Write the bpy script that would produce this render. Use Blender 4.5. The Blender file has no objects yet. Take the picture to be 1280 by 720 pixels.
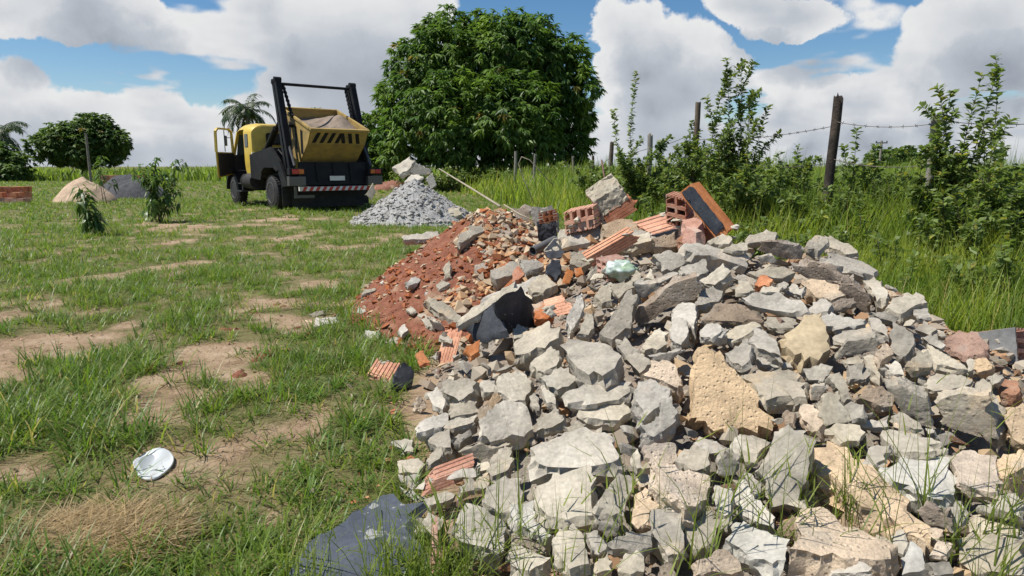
import bpy, bmesh, math, random
import numpy as np
from mathutils import Vector, Matrix, Euler, noise as mnoise

random.seed(7)
rng = np.random.default_rng(7)
SC = bpy.context.scene
COL = SC.collection

# ------------------------------------------------------------------ camera
F_PX, CAM_H = 850.0, 1.25
PITCH = math.atan(152 / F_PX)
cam_data = bpy.data.cameras.new('camera')
cam_data.sensor_width = 36.0
cam_data.lens = 36.0 * F_PX / 1280.0
cam_data.clip_start = 0.05
cam_data.clip_end = 4000
cam = bpy.data.objects.new('camera', cam_data)
cam.location = (0, 0, CAM_H)
cam.rotation_euler = (math.radians(90) - PITCH, 0, 0)
COL.objects.link(cam)
SC.camera = cam

# ------------------------------------------------------------------ light
SUN_EL, SUN_AZ = math.radians(60), math.radians(-96)     # azimuth measured from +Y towards +X
sun_dir = Vector((math.sin(SUN_AZ) * math.cos(SUN_EL), math.cos(SUN_AZ) * math.cos(SUN_EL), math.sin(SUN_EL)))
sl = bpy.data.lights.new('sun', 'SUN')
sl.energy = 4.6
sl.angle = math.radians(0.53)
sl.color = (1.0, 0.955, 0.88)
sun = bpy.data.objects.new('sun', sl)
sun.rotation_euler = sun_dir.to_track_quat('Z', 'Y').to_euler()
sun.location = (-20, 5, 40)
COL.objects.link(sun)

SC.view_settings.view_transform = 'Standard'
SC.view_settings.look = 'None'
SC.view_settings.gamma = 1.0
SC.view_settings.exposure = 0.38
SC.view_settings.use_curve_mapping = False
SC.render.engine = 'CYCLES'
SC.cycles.max_bounces = 6; SC.cycles.diffuse_bounces = 3; SC.cycles.glossy_bounces = 2; SC.cycles.transmission_bounces = 4

# ------------------------------------------------------------------ sky with clouds
def px_azel(u, v):
    a = (u - 640) / F_PX
    b = (360 - v) / F_PX
    d = Vector((a, math.cos(PITCH) + b * math.sin(PITCH), -math.sin(PITCH) + b * math.cos(PITCH))).normalized()
    return math.atan2(d.x, d.y), math.asin(d.z)

# cumulus heaps: pixel centre, pixel radii, weight
CLOUDS = [(100, 0, 115, 58, 1.25), (10, 5, 90, 42, .9), (170, 20, 50, 28, .8),
          (0, 120, 85, 55, .75), (100, 160, 110, 42, .65), (215, 150, 75, 42, .7), (320, 160, 95, 55, .75), (120, 205, 260, 30, .7),
          (440, 50, 125, 75, 1.0), (365, 25, 45, 40, .8), (410, 110, 100, 60, .9), (520, 20, 60, 42, .8), (470, 150, 90, 70, .7),
          (790, 35, 55, 45, .9), (830, 70, 70, 55, .85), (780, 95, 50, 50, .8), (820, 135, 95, 40, .8), (885, 95, 40, 40, .8), (760, 185, 110, 30, .8),
          (985, 25, 85, 32, 1.0), (930, 5, 60, 28, .8),
          (1230, 30, 125, 58, 1.1), (1180, 60, 90, 40, .8),
          (990, 140, 42, 36, 1.0), (1060, 128, 50, 36, 1.0), (1128, 108, 42, 34, 1.0), (940, 175, 90, 36, .85), (1070, 170, 100, 40, .9), (1160, 165, 70, 42, .7),
          (1278, 130, 22, 20, .8), (1230, 190, 90, 22, .8)]

def build_world():
    w = bpy.data.worlds.new('World')
    SC.world = w
    w.use_nodes = True
    nt = w.node_tree
    nt.nodes.clear()
    N, L = nt.nodes, nt.links

    g = bpy.data.node_groups.new('cloud_density', 'ShaderNodeTree')
    g.interface.new_socket('Dir', in_out='INPUT', socket_type='NodeSocketVector')
    g.interface.new_socket('D', in_out='OUTPUT', socket_type='NodeSocketFloat')
    gi = g.nodes.new('NodeGroupInput'); go = g.nodes.new('NodeGroupOutput')
    def node(tree, typ, **kw):
        n = tree.nodes.new(typ)
        for k, v in kw.items(): setattr(n, k, v)
        return n
    def math_(tree, op, a, b=None, c=None, clamp=False):
        n = tree.nodes.new('ShaderNodeMath'); n.operation = op; n.use_clamp = clamp
        for i, s in enumerate((a, b, c)):
            if s is None: continue
            if isinstance(s, (int, float)): n.inputs[i].default_value = s
            else: tree.links.new(s, n.inputs[i])
        return n.outputs[0]
    sep = node(g, 'ShaderNodeSeparateXYZ'); g.links.new(gi.outputs['Dir'], sep.inputs[0])
    az = math_(g, 'ARCTAN2', sep.outputs[0], sep.outputs[1])
    el = math_(g, 'ARCSINE', sep.outputs[2])
    comb = node(g, 'ShaderNodeCombineXYZ')
    g.links.new(az, comb.inputs[0]); g.links.new(el, comb.inputs[1])
    # billow distortion
    nz = node(g, 'ShaderNodeTexNoise'); nz.inputs['Scale'].default_value = 6.0; nz.inputs['Detail'].default_value = 6; nz.inputs['Roughness'].default_value = .62
    g.links.new(gi.outputs['Dir'], nz.inputs['Vector'])
    sub = node(g, 'ShaderNodeVectorMath', operation='SUBTRACT'); sub.inputs[1].default_value = (.5, .5, .5)
    g.links.new(nz.outputs['Color'], sub.inputs[0])
    sca = node(g, 'ShaderNodeVectorMath', operation='MULTIPLY'); sca.inputs[1].default_value = (.15, .12, 0)
    g.links.new(sub.outputs[0], sca.inputs[0])
    pos = node(g, 'ShaderNodeVectorMath', operation='ADD')
    g.links.new(comb.outputs[0], pos.inputs[0]); g.links.new(sca.outputs[0], pos.inputs[1])
    acc = None
    for (u, v, ru, rv, wt) in CLOUDS:
        a, e = px_azel(u, v)
        k = math.cos(math.atan((u - 640) / F_PX)) ** 2
        ra, re = 1.0 * ru / F_PX * max(k, .55), 1.0 * rv / F_PX * math.sqrt(max(k, .55))
        ma = node(g, 'ShaderNodeVectorMath', operation='MULTIPLY_ADD')
        ma.inputs[1].default_value = (1 / ra, 1 / re, 0)
        ma.inputs[2].default_value = (-a / ra, -e / re, 0)
        g.links.new(pos.outputs[0], ma.inputs[0])
        ln = node(g, 'ShaderNodeVectorMath', operation='LENGTH'); g.links.new(ma.outputs[0], ln.inputs[0])
        m = math_(g, 'MULTIPLY_ADD', ln.outputs['Value'], -wt, wt)
        m = math_(g, 'POWER', math_(g, 'MAXIMUM', m, 0.0), 3.0)
        acc = m if acc is None else math_(g, 'ADD', acc, m)
    acc = math_(g, 'POWER', acc, .3333)
    # the rest of the sky: the same kind of broken cumulus in a flat layer
    zc = math_(g, 'MAXIMUM', sep.outputs[2], 0.0)
    zc = math_(g, 'ADD', zc, .22)
    inv = math_(g, 'DIVIDE', 1.0, zc)
    vs = node(g, 'ShaderNodeVectorMath', operation='SCALE')
    g.links.new(gi.outputs['Dir'], vs.inputs[0]); g.links.new(inv, vs.inputs['Scale'])
    n2 = node(g, 'ShaderNodeTexNoise'); n2.inputs['Scale'].default_value = 1.1; n2.inputs['Detail'].default_value = 4; n2.inputs['Roughness'].default_value = .58
    g.links.new(vs.outputs[0], n2.inputs['Vector'])
    layer = node(g, 'ShaderNodeMapRange'); layer.inputs['From Min'].default_value = .54; layer.inputs['From Max'].default_value = .78
    g.links.new(n2.outputs['Fac'], layer.inputs['Value'])
    out = math_(g, 'MAXIMUM', acc, math_(g, 'MULTIPLY', layer.outputs[0], .55))
    hz = node(g, 'ShaderNodeMapRange'); hz.inputs['From Min'].default_value = .0; hz.inputs['From Max'].default_value = .10; hz.inputs['To Min'].default_value = .5; hz.inputs['To Max'].default_value = 0
    g.links.new(el, hz.inputs['Value'])
    out = math_(g, 'MAXIMUM', out, hz.outputs[0])          # far clouds close up towards the horizon
    nb = node(g, 'ShaderNodeTexNoise'); nb.inputs['Scale'].default_value = 9; nb.inputs['Detail'].default_value = 7; nb.inputs['Roughness'].default_value = .6
    g.links.new(gi.outputs['Dir'], nb.inputs['Vector'])
    wv = math_(g, 'MULTIPLY_ADD', nb.outputs['Fac'], .7, -.33)
    has = math_(g, 'MINIMUM', math_(g, 'MULTIPLY', out, 4.0), 1.0)
    out = math_(g, 'MULTIPLY_ADD', wv, has, out)
    g.links.new(out, go.inputs['D'])

    tc = N.new('ShaderNodeTexCoord')
    nrm = node(nt, 'ShaderNodeVectorMath', operation='NORMALIZE'); L.new(tc.outputs['Generated'], nrm.inputs[0])
    sky = N.new('ShaderNodeTexSky'); sky.sky_type = 'NISHITA'; sky.sun_disc = False
    sky.sun_elevation = SUN_EL; sky.sun_rotation = SUN_AZ
    sky.altitude = 600; sky.air_density = 1.0; sky.dust_density = 0.25; sky.ozone_density = 1.8
    d1 = node(nt, 'ShaderNodeGroup'); d1.node_tree = g; L.new(nrm.outputs[0], d1.inputs[0])
    up = node(nt, 'ShaderNodeVectorMath', operation='ADD'); up.inputs[1].default_value = (-.03, 0.0, .055)
    L.new(nrm.outputs[0], up.inputs[0])
    nr2 = node(nt, 'ShaderNodeVectorMath', operation='NORMALIZE'); L.new(up.outputs[0], nr2.inputs[0])
    d2 = node(nt, 'ShaderNodeGroup'); d2.node_tree = g; L.new(nr2.outputs[0], d2.inputs[0])
    cov = N.new('ShaderNodeMapRange'); cov.interpolation_type = 'SMOOTHSTEP'
    cov.inputs['From Min'].default_value = .08; cov.inputs['From Max'].default_value = .21
    L.new(d1.outputs[0], cov.inputs['Value'])
    # how much cloud lies above -> how grey
    thick = math_(nt, "MULTIPLY_ADD", d1.outputs[0], .35, math_(nt, "MULTIPLY", d2.outputs[0], .75))
    ramp = N.new('ShaderNodeValToRGB')
    ramp.color_ramp.elements[0].position = .04; ramp.color_ramp.elements[0].color = (1.0, 1.0, 1.0, 1)
    ramp.color_ramp.elements[1].position = 1.0; ramp.color_ramp.elements[1].color = (.40, .445, .515, 1)
    e = ramp.color_ramp.elements.new(.45); e.color = (.63, .675, .74, 1)
    L.new(thick, ramp.inputs[0])
    cs = node(nt, 'ShaderNodeVectorMath', operation='SCALE'); cs.inputs['Scale'].default_value = CLOUD_GAIN
    L.new(ramp.outputs[0], cs.inputs[0])
    mix = N.new('ShaderNodeMix'); mix.data_type = 'RGBA'
    L.new(cov.outputs[0], mix.inputs['Factor']); hs = N.new('ShaderNodeHueSaturation'); hs.inputs['Saturation'].default_value = 1.28; hs.inputs['Value'].default_value = .80
    L.new(sky.outputs[0], hs.inputs['Color']); L.new(hs.outputs[0], mix.inputs[6]); L.new(cs.outputs[0], mix.inputs[7])
    bg = N.new('ShaderNodeBackground'); bg.inputs['Strength'].default_value = SKY_STRENGTH
    L.new(mix.outputs[2], bg.inputs['Color'])
    w.cycles.sampling_method = 'MANUAL'; w.cycles.sample_map_resolution = 256
    o = N.new('ShaderNodeOutputWorld'); L.new(bg.outputs[0], o.inputs[0])
SKY_STRENGTH, CLOUD_GAIN = 0.1, 6.4
build_world()

# ------------------------------------------------------------------ helpers
CR = Vector((1, 0, 0))
CU = Vector((0, math.sin(PITCH), math.cos(PITCH)))
CF = Vector((0, math.cos(PITCH), -math.sin(PITCH)))
CP = Vector((0, 0, CAM_H))

def ray(u, v):
    return CF + CR * ((u - 640) / F_PX) + CU * ((360 - v) / F_PX)      # unit depth along the view axis

def at_depth(u, v, d):
    return CP + ray(u, v) * d

def on_ground(u, v, z=0.0):
    r = ray(u, v)
    return CP + r * ((z - CAM_H) / r.z)

def px(p):
    q = Vector(p) - CP
    d = q.dot(CF)
    return 640 + F_PX * q.dot(CR) / d, 360 - F_PX * q.dot(CU) / d, d

# vectorised value noise
def _hash(ix, iy, iz):
    h = (ix.astype(np.int64) * 374761393 + iy.astype(np.int64) * 668265263 + iz.astype(np.int64) * 2147483647) & 0xffffffff
    h = ((h ^ (h >> 13)) * 1274126177) & 0xffffffff
    h = h ^ (h >> 16)
    return (h & 0xffff) / 65535.0

def vnoise(p):
    i = np.floor(p).astype(np.int64); f = p - i
    f = f * f * (3 - 2 * f)
    r = 0
    for a in (0, 1):
        for b in (0, 1):
            for c in (0, 1):
                wgt = (f[:, 0] if a else 1 - f[:, 0]) * (f[:, 1] if b else 1 - f[:, 1]) * (f[:, 2] if c else 1 - f[:, 2])
                r = r + wgt * _hash(i[:, 0] + a, i[:, 1] + b, i[:, 2] + c)
    return r * 2 - 1

def fbm(p, o=4, rough=.5):
    s, a, t = 0, 1.0, 0
    for k in range(o):
        s = s + a * vnoise(p * (2 ** k) + 17.3 * k); t += a; a *= rough
    return s / t

def mesh_obj(name, verts, faces, mat=None, parent=None, smooth=False, loc=None):
    me = bpy.data.meshes.new(name)
    me.from_pydata([tuple(v) for v in verts], [], faces)
    me.update()
    return link(name, me, mat, parent, smooth, loc)

def link(name, me, mat=None, parent=None, smooth=False, loc=None):
    o = bpy.data.objects.new(name, me)
    COL.objects.link(o)
    if mat is not None:
        for m in (mat if isinstance(mat, (list, tuple)) else [mat]): me.materials.append(m)
    if parent is not None: o.parent = parent
    if loc is not None: o.location = loc
    if smooth: me.shade_smooth()
    return o

def np_mesh(name, V, Fq, mat, parent=None, col=None, smooth=False, flat=False):
    """V (n,3) array, Fq (m,k) array of equal-size faces"""
    me = bpy.data.meshes.new(name)
    n, (m, k) = len(V), Fq.shape
    me.vertices.add(n); me.vertices.foreach_set('co', np.ascontiguousarray(V, dtype=np.float32).ravel())
    me.loops.add(m * k); me.loops.foreach_set('vertex_index', np.ascontiguousarray(Fq, dtype=np.int32).ravel())
    me.polygons.add(m); me.polygons.foreach_set('loop_start', np.arange(0, m * k, k, dtype=np.int32))
    if smooth: me.polygons.foreach_set('use_smooth', np.ones(m, dtype=bool))
    me.update(calc_edges=True)
    if flat: me.shade_flat()
    if col is not None:
        a = me.color_attributes.new('tint', 'FLOAT_COLOR', 'POINT')
        c4 = np.ones((n, 4), dtype=np.float32); c4[:, :3] = col
        a.data.foreach_set('color', c4.ravel())
    return link(name, me, mat, parent)

def empty(name, loc=(0, 0, 0), rotz=0):
    o = bpy.data.objects.new(name, None)
    o.empty_display_size = .2
    o.location = loc; o.rotation_euler = (0, 0, rotz)
    COL.objects.link(o)
    return o

def tag(o, label, cat, group=None, kind=None):
    if label: o['label'] = label
    if cat: o['category'] = cat
    if group: o['group'] = group
    if kind: o['kind'] = kind
    return o

class MB:
    """collects shapes into one mesh"""
    def __init__(s): s.bm = bmesh.new()
    def box(s, c, size, rot=None, bevel=0, taper=None):
        r = bmesh.ops.create_cube(s.bm, size=1.0)['verts']
        M = Matrix.Translation(Vector(c)) @ (rot.to_matrix().to_4x4() if isinstance(rot, Euler) else (rot if rot is not None else Matrix.Identity(4))) @ Matrix.Diagonal((*size, 1))
        for v in r:
            if taper and v.co.z > 0: v.co.x *= taper[0]; v.co.y *= taper[1]
        bmesh.ops.transform(s.bm, matrix=M, verts=r)
        if bevel:
            es = list({e for v in r for e in v.link_edges})
            bmesh.ops.bevel(s.bm, geom=es, offset=bevel, segments=2, affect='EDGES', profile=.6)
        return s
    def bar(s, a, b, w, h, up=(0, 0, 1), bevel=0):
        a, b = Vector(a), Vector(b); d = b - a; L = d.length
        z = d.normalized(); x = Vector(up).cross(z)
        if x.length < 1e-4: x = Vector((1, 0, 0)).cross(z)
        x.normalize(); y = z.cross(x)
        R = Matrix((x, y, z)).transposed().to_4x4()
        return s.box((a + b) / 2, (w, h, L), R, bevel)
    def tube(s, pts, r, n=8, caps=True):
        pts = [Vector(p) for p in pts]
        rs = r if isinstance(r, (list, tuple)) else [r] * len(pts)
        prev = None; rings = []
        t0 = (pts[1] - pts[0]).normalized()
        x = t0.orthogonal().normalized()
        for i, p in enumerate(pts):
            t = (pts[min(i + 1, len(pts) - 1)] - pts[max(i - 1, 0)]).normalized()
            x = (x - t * x.dot(t)).normalized(); y = t.cross(x)
            rings.append([s.bm.verts.new(p + (x * math.cos(2 * math.pi * k / n) + y * math.sin(2 * math.pi * k / n)) * rs[i]) for k in range(n)])
        for a, b in zip(rings, rings[1:]):
            for k in range(n): s.bm.faces.new((a[k], a[(k + 1) % n], b[(k + 1) % n], b[k]))
        if caps:
            s.bm.faces.new(rings[0][::-1]); s.bm.faces.new(rings[-1])
        return s
    def prism(s, poly, axis, a, b):
        """poly: 2-D points; axis 'x': poly=(y,z), 'y': (x,z), 'z': (x,y)"""
        def P(p, t):
            return {'x': (t, p[0], p[1]), 'y': (p[0], t, p[1]), 'z': (p[0], p[1], t)}[axis]
        A = [s.bm.verts.new(P(p, a)) for p in poly]; B = [s.bm.verts.new(P(p, b)) for p in poly]
        n = len(poly)
        for k in range(n): s.bm.faces.new((A[k], A[(k + 1) % n], B[(k + 1) % n], B[k]))
        s.bm.faces.new(A[::-1]); s.bm.faces.new(B)
        return s
    def lathe(s, prof, axis='x', c=(0, 0, 0), n=20):
        """prof: list of (offset along axis, radius)"""
        rings = []
        for (o, r) in prof:
            ring = []
            for k in range(n):
                a = 2 * math.pi * k / n
                p = {'x': (o, r * math.cos(a), r * math.sin(a)), 'y': (r * math.cos(a), o, r * math.sin(a)), 'z': (r * math.cos(a), r * math.sin(a), o)}[axis]
                ring.append(s.bm.verts.new(Vector(p) + Vector(c)))
            rings.append(ring)
        for a, b in zip(rings, rings[1:]):
            for k in range(n): s.bm.faces.new((a[k], a[(k + 1) % n], b[(k + 1) % n], b[k]))
        s.bm.faces.new(rings[0][::-1]); s.bm.faces.new(rings[-1])
        return s
    def transform(s, M):
        bmesh.ops.transform(s.bm, matrix=M, verts=s.bm.verts[:]); return s
    def build(s, name, mat, parent=None, smooth=False, loc=None, angle=None):
        bmesh.ops.recalc_face_normals(s.bm, faces=s.bm.faces[:])
        me = bpy.data.meshes.new(name); s.bm.to_mesh(me); s.bm.free()
        o = link(name, me, mat, parent, False, loc)
        if angle is not None:
            me.shade_smooth(); me.set_sharp_from_angle(angle=math.radians(angle))
        elif smooth: me.shade_smooth()
        return o

# ------------------------------------------------------------------ materials
def new_mat(name):
    m = bpy.data.materials.new(name); m.use_nodes = True
    nt = m.node_tree
    return m, nt, nt.nodes, nt.links, nt.nodes['Principled BSDF']

def rgb(c): return (c[0], c[1], c[2], 1)

def mineral(name, base, dark=None, light=None, scale=9, bump=.5, rough=.92, pits=.5, var=.22, patch=None, patch_scale=3.5, patch_lo=.52, speck=None):
    """concrete, mortar, brick, soil: colour variation, grain, pits; each object gets its own offset and tone"""
    m, nt, N, L, bs = new_mat(name)
    dark = dark or tuple(c * .62 for c in base); light = light or tuple(min(1, c * 1.28) for c in base)
    tc = N.new('ShaderNodeTexCoord'); oi = N.new('ShaderNodeObjectInfo')
    mul = N.new('ShaderNodeMath'); mul.operation = 'MULTIPLY'; mul.inputs[1].default_value = 37.0; L.new(oi.outputs['Random'], mul.inputs[0])
    add = N.new('ShaderNodeVectorMath'); add.operation = 'ADD'; L.new(tc.outputs['Object'], add.inputs[0]); L.new(mul.outputs[0], add.inputs[1])
    n1 = N.new('ShaderNodeTexNoise'); n1.inputs['Scale'].default_value = scale; n1.inputs['Detail'].default_value = 7; n1.inputs['Roughness'].default_value = .65
    L.new(add.outputs[0], n1.inputs['Vector'])
    r1 = N.new('ShaderNodeValToRGB'); r1.color_ramp.elements[0].position = .3; r1.color_ramp.elements[0].color = rgb(dark)
    r1.color_ramp.elements[1].position = .72; r1.color_ramp.elements[1].color = rgb(light)
    e = r1.color_ramp.elements.new(.5); e.color = rgb(base)
    L.new(n1.outputs['Fac'], r1.inputs[0]); col = r1.outputs[0]
    if patch:
        n3 = N.new('ShaderNodeTexNoise'); n3.inputs['Scale'].default_value = patch_scale; n3.inputs['Detail'].default_value = 5
        L.new(add.outputs[0], n3.inputs['Vector'])
        mr = N.new('ShaderNodeMapRange'); mr.inputs['From Min'].default_value = patch_lo; mr.inputs['From Max'].default_value = patch_lo + .12
        L.new(n3.outputs['Fac'], mr.inputs['Value'])
        mx = N.new('ShaderNodeMix'); mx.data_type = 'RGBA'; L.new(mr.outputs[0], mx.inputs['Factor']); L.new(col, mx.inputs[6]); mx.inputs[7].default_value = rgb(patch)
        col = mx.outputs[2]
    if speck:
        vo = N.new('ShaderNodeTexNoise'); vo.inputs['Scale'].default_value = speck[1]; vo.inputs['Detail'].default_value = 4; L.new(add.outputs[0], vo.inputs['Vector'])
        mr = N.new('ShaderNodeMapRange'); mr.inputs['From Min'].default_value = speck[2]; mr.inputs['From Max'].default_value = speck[2] + .04
        L.new(vo.outputs['Fac'], mr.inputs['Value'])
        mx = N.new('ShaderNodeMix'); mx.data_type = 'RGBA'; L.new(mr.outputs[0], mx.inputs['Factor']); L.new(col, mx.inputs[6]); mx.inputs[7].default_value = rgb(speck[0])
        col = mx.outputs[2]
    nf = N.new('ShaderNodeTexNoise'); nf.inputs['Scale'].default_value = scale * 11; nf.inputs['Detail'].default_value = 3; L.new(add.outputs[0], nf.inputs['Vector'])
    mf = N.new('ShaderNodeMapRange'); mf.inputs['From Min'].default_value = .3; mf.inputs['From Max'].default_value = .7; mf.inputs['To Min'].default_value = .84; mf.inputs['To Max'].default_value = 1.12; L.new(nf.outputs['Fac'], mf.inputs['Value'])
    vm = N.new('ShaderNodeVectorMath'); vm.operation = 'SCALE'; L.new(col, vm.inputs[0]); L.new(mf.outputs[0], vm.inputs['Scale'])
    hsv = N.new('ShaderNodeHueSaturation'); L.new(vm.outputs[0], hsv.inputs['Color'])
    mv = N.new('ShaderNodeMapRange'); mv.inputs['To Min'].default_value = 1 - var; mv.inputs['To Max'].default_value = 1 + var; L.new(oi.outputs['Random'], mv.inputs['Value']); L.new(mv.outputs[0], hsv.inputs['Value'])
    fr = N.new('ShaderNodeMath'); fr.operation = 'FRACT'; L.new(mul.outputs[0], fr.inputs[0])
    ms = N.new('ShaderNodeMapRange'); ms.inputs['To Min'].default_value = .75; ms.inputs['To Max'].default_value = 1.2; L.new(fr.outputs[0], ms.inputs['Value']); L.new(ms.outputs[0], hsv.inputs['Saturation'])
    L.new(hsv.outputs[0], bs.inputs['Base Color'])
    bs.inputs['Roughness'].default_value = rough
    bs.inputs['Specular IOR Level'].default_value = .25
    # relief
    nb = N.new('ShaderNodeTexNoise'); nb.inputs['Scale'].default_value = scale * 7; nb.inputs['Detail'].default_value = 7; nb.inputs['Roughness'].default_value = .7
    L.new(add.outputs[0], nb.inputs['Vector'])
    vp = N.new('ShaderNodeTexVoronoi'); vp.inputs['Scale'].default_value = scale * 5; L.new(add.outputs[0], vp.inputs['Vector'])
    pm = N.new('ShaderNodeMapRange'); pm.inputs['From Min'].default_value = 0; pm.inputs['From Max'].default_value = .32; pm.inputs['To Min'].default_value = -pits; pm.inputs['To Max'].default_value = 0
    L.new(vp.outputs['Distance'], pm.inputs['Value'])
    ad = N.new('ShaderNodeMath'); L.new(nb.outputs['Fac'], ad.inputs[0]); L.new(pm.outputs[0], ad.inputs[1])
    bp = N.new('ShaderNodeBump'); bp.inputs['Strength'].default_value = bump; bp.inputs['Distance'].default_value = .012
    L.new(ad.outputs[0], bp.inputs['Height']); L.new(bp.outputs[0], bs.inputs['Normal'])
    return m

def paint(name, c, rough=.45, metal=0, dirt=None, amount=.5, scale=3.0, bump=0.0):
    m, nt, N, L, bs = new_mat(name)
    bs.inputs['Roughness'].default_value = rough; bs.inputs['Metallic'].default_value = metal
    tc = N.new('ShaderNodeTexCoord')
    nz = N.new('ShaderNodeTexNoise'); nz.inputs['Scale'].default_value = scale; nz.inputs['Detail'].default_value = 8; nz.inputs['Roughness'].default_value = .65
    L.new(tc.outputs['Object'], nz.inputs['Vector'])
    mr = N.new('ShaderNodeMapRange'); mr.inputs['From Min'].default_value = .45; mr.inputs['From Max'].default_value = .75; mr.inputs['To Max'].default_value = amount
    L.new(nz.outputs['Fac'], mr.inputs['Value'])
    mx = N.new('ShaderNodeMix'); mx.data_type = 'RGBA'; L.new(mr.outputs[0], mx.inputs['Factor'])
    mx.inputs[6].default_value = rgb(c); mx.inputs[7].default_value = rgb(dirt or tuple(x * .6 for x in c))
    L.new(mx.outputs[2], bs.inputs['Base Color'])
    if bump:
        bp = N.new('ShaderNodeBump'); bp.inputs['Strength'].default_value = bump; bp.inputs['Distance'].default_value = .01
        n2 = N.new('ShaderNodeTexNoise'); n2.inputs['Scale'].default_value = scale * 8; n2.inputs['Detail'].default_value = 4
        L.new(tc.outputs['Object'], n2.inputs['Vector']); L.new(n2.outputs['Fac'], bp.inputs['Height']); L.new(bp.outputs[0], bs.inputs['Normal'])
    return m

def leafmat(name, c, trans=.35, tc_=None, rough=.5, spec=.35, backmul=1.6):
    """leaf: reflects and lets light through; tint per leaf from the mesh's own colour attribute"""
    m, nt, N, L, bs = new_mat(name)
    at = N.new('ShaderNodeAttribute'); at.attribute_name = 'tint'
    mx = N.new('ShaderNodeMix'); mx.data_type = 'RGBA'; mx.blend_type = 'MULTIPLY'; mx.inputs['Factor'].default_value = 1
    mx.inputs[6].default_value = rgb(c); L.new(at.outputs['Color'], mx.inputs[7])
    L.new(mx.outputs[2], bs.inputs['Base Color']); bs.inputs['Roughness'].default_value = rough; bs.inputs['Specular IOR Level'].default_value = spec
    tr = N.new('ShaderNodeBsdfTranslucent')
    m2 = N.new('ShaderNodeMix'); m2.data_type = 'RGBA'; m2.blend_type = 'MULTIPLY'; m2.inputs['Factor'].default_value = 1
    L.new(mx.outputs[2], m2.inputs[6]); m2.inputs[7].default_value = rgb(tc_ or (backmul, backmul * 1.05, backmul * .6))
    L.new(m2.outputs[2], tr.inputs['Color'])
    ms = N.new('ShaderNodeMixShader'); ms.inputs['Fac'].default_value = trans
    L.new(bs.outputs[0], ms.inputs[1]); L.new(tr.outputs[0], ms.inputs[2])
    L.new(ms.outputs[0], N['Material Output'].inputs['Surface'])
    return m
# ================================================================== terrain
def sstep(a, b, x):
    t = np.clip((x - a) / (b - a), 0, 1); return t * t * (3 - 2 * t)

def x_edge(y):                                  # where the mown lawn ends and the tall grass begins
    return np.where(y < 5, 3.25 + (5 - y) * .25, 3.25 - (y - 5) * .2)

def GHa(x, y):
    x = np.asarray(x, float); y = np.asarray(y, float)
    p = np.stack([x * .45, y * .45, 0 * x + 3.1], -1).reshape(-1, 3)
    n = fbm(p, 3).reshape(x.shape) * .035
    q = np.stack([x * 2.1, y * 2.1, 0 * x + 9.1], -1).reshape(-1, 3)
    n = n + fbm(q, 2).reshape(x.shape) * .012
    r = np.stack([x * 6.5, y * 6.5, 0 * x + 4.4], -1).reshape(-1, 3)
    n = n + fbm(r, 2).reshape(x.shape) * .014
    n = n + .22 * sstep(0, 4, x - x_edge(y)) * sstep(3, 6, y)
    n = n * (1 - sstep(60, 120, np.hypot(x, y)))
    return n
def GH(x, y): return float(GHa(np.array([x]), np.array([y]))[0])

BUMPS = [(1.25, 4.2, .84, 2.0, 1.6, 3.2, 1.3), (1.95, 4.4, .76, 1.3, 1.2, 3.0, 1.2), (0.78, 5.3, .93, 1.35, 1.6, 1.9, 1.1),
         (-0.22, 6.7, .85, 1.32, 1.5, 2.4, 1.0), (2.6, 3.4, .30, 1.3, 1.5, 2.3, 1.0), (0.55, 2.6, .30, 1.05, 2.2, 1.7, 1.6)]
def PHa(x, y, which=None):
    s = np.zeros(np.shape(x))
    for k, (cx, cy, pk, rl, rr, rf, rb) in enumerate(BUMPS):
        if which is not None and k not in which: continue
        dx = x - cx; dy = y - cy
        r = np.sqrt((dx / np.where(dx < 0, rl, rr)) ** 2 + (dy / np.where(dy < 0, rf, rb)) ** 2)
        s = s + (pk * np.clip(1 - r ** 1.25, 0, None)) ** 5
    return s ** .2
def PH(x, y): return float(PHa(np.array([x]), np.array([y]))[0])

def pile_hit(u, v):
    """point of the heap's surface seen at a pixel; above the ridge: the ridge's depth"""
    r = ray(u, v)
    t = np.linspace(1.2, 9.0, 800)
    X = r.x * t; Y = r.y * t; Z = CAM_H + r.z * t
    S = PHa(X, Y)
    gap = Z - S
    hit = np.where(gap <= 0)[0]
    on = S > .12
    if len(hit) and (S[hit[0]] > .05 or not on[:hit[0]].any() or gap[:hit[0]][on[:hit[0]]].min() > .3):
        k = hit[0]
    elif on.any():
        g = np.where(on, gap, 9)
        if len(hit): g[hit[0]:] = 9
        k = int(g.argmin())
    else:
        k = hit[0] if len(hit) else 400
    e = .06
    nx = -(PH(X[k] + e, Y[k]) - PH(X[k] - e, Y[k])) / (2 * e); ny = -(PH(X[k], Y[k] + e) - PH(X[k], Y[k] - e)) / (2 * e)
    return Vector((X[k], Y[k], max(Z[k], 0))), t[k], Vector((nx, ny, 1)).normalized()

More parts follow.
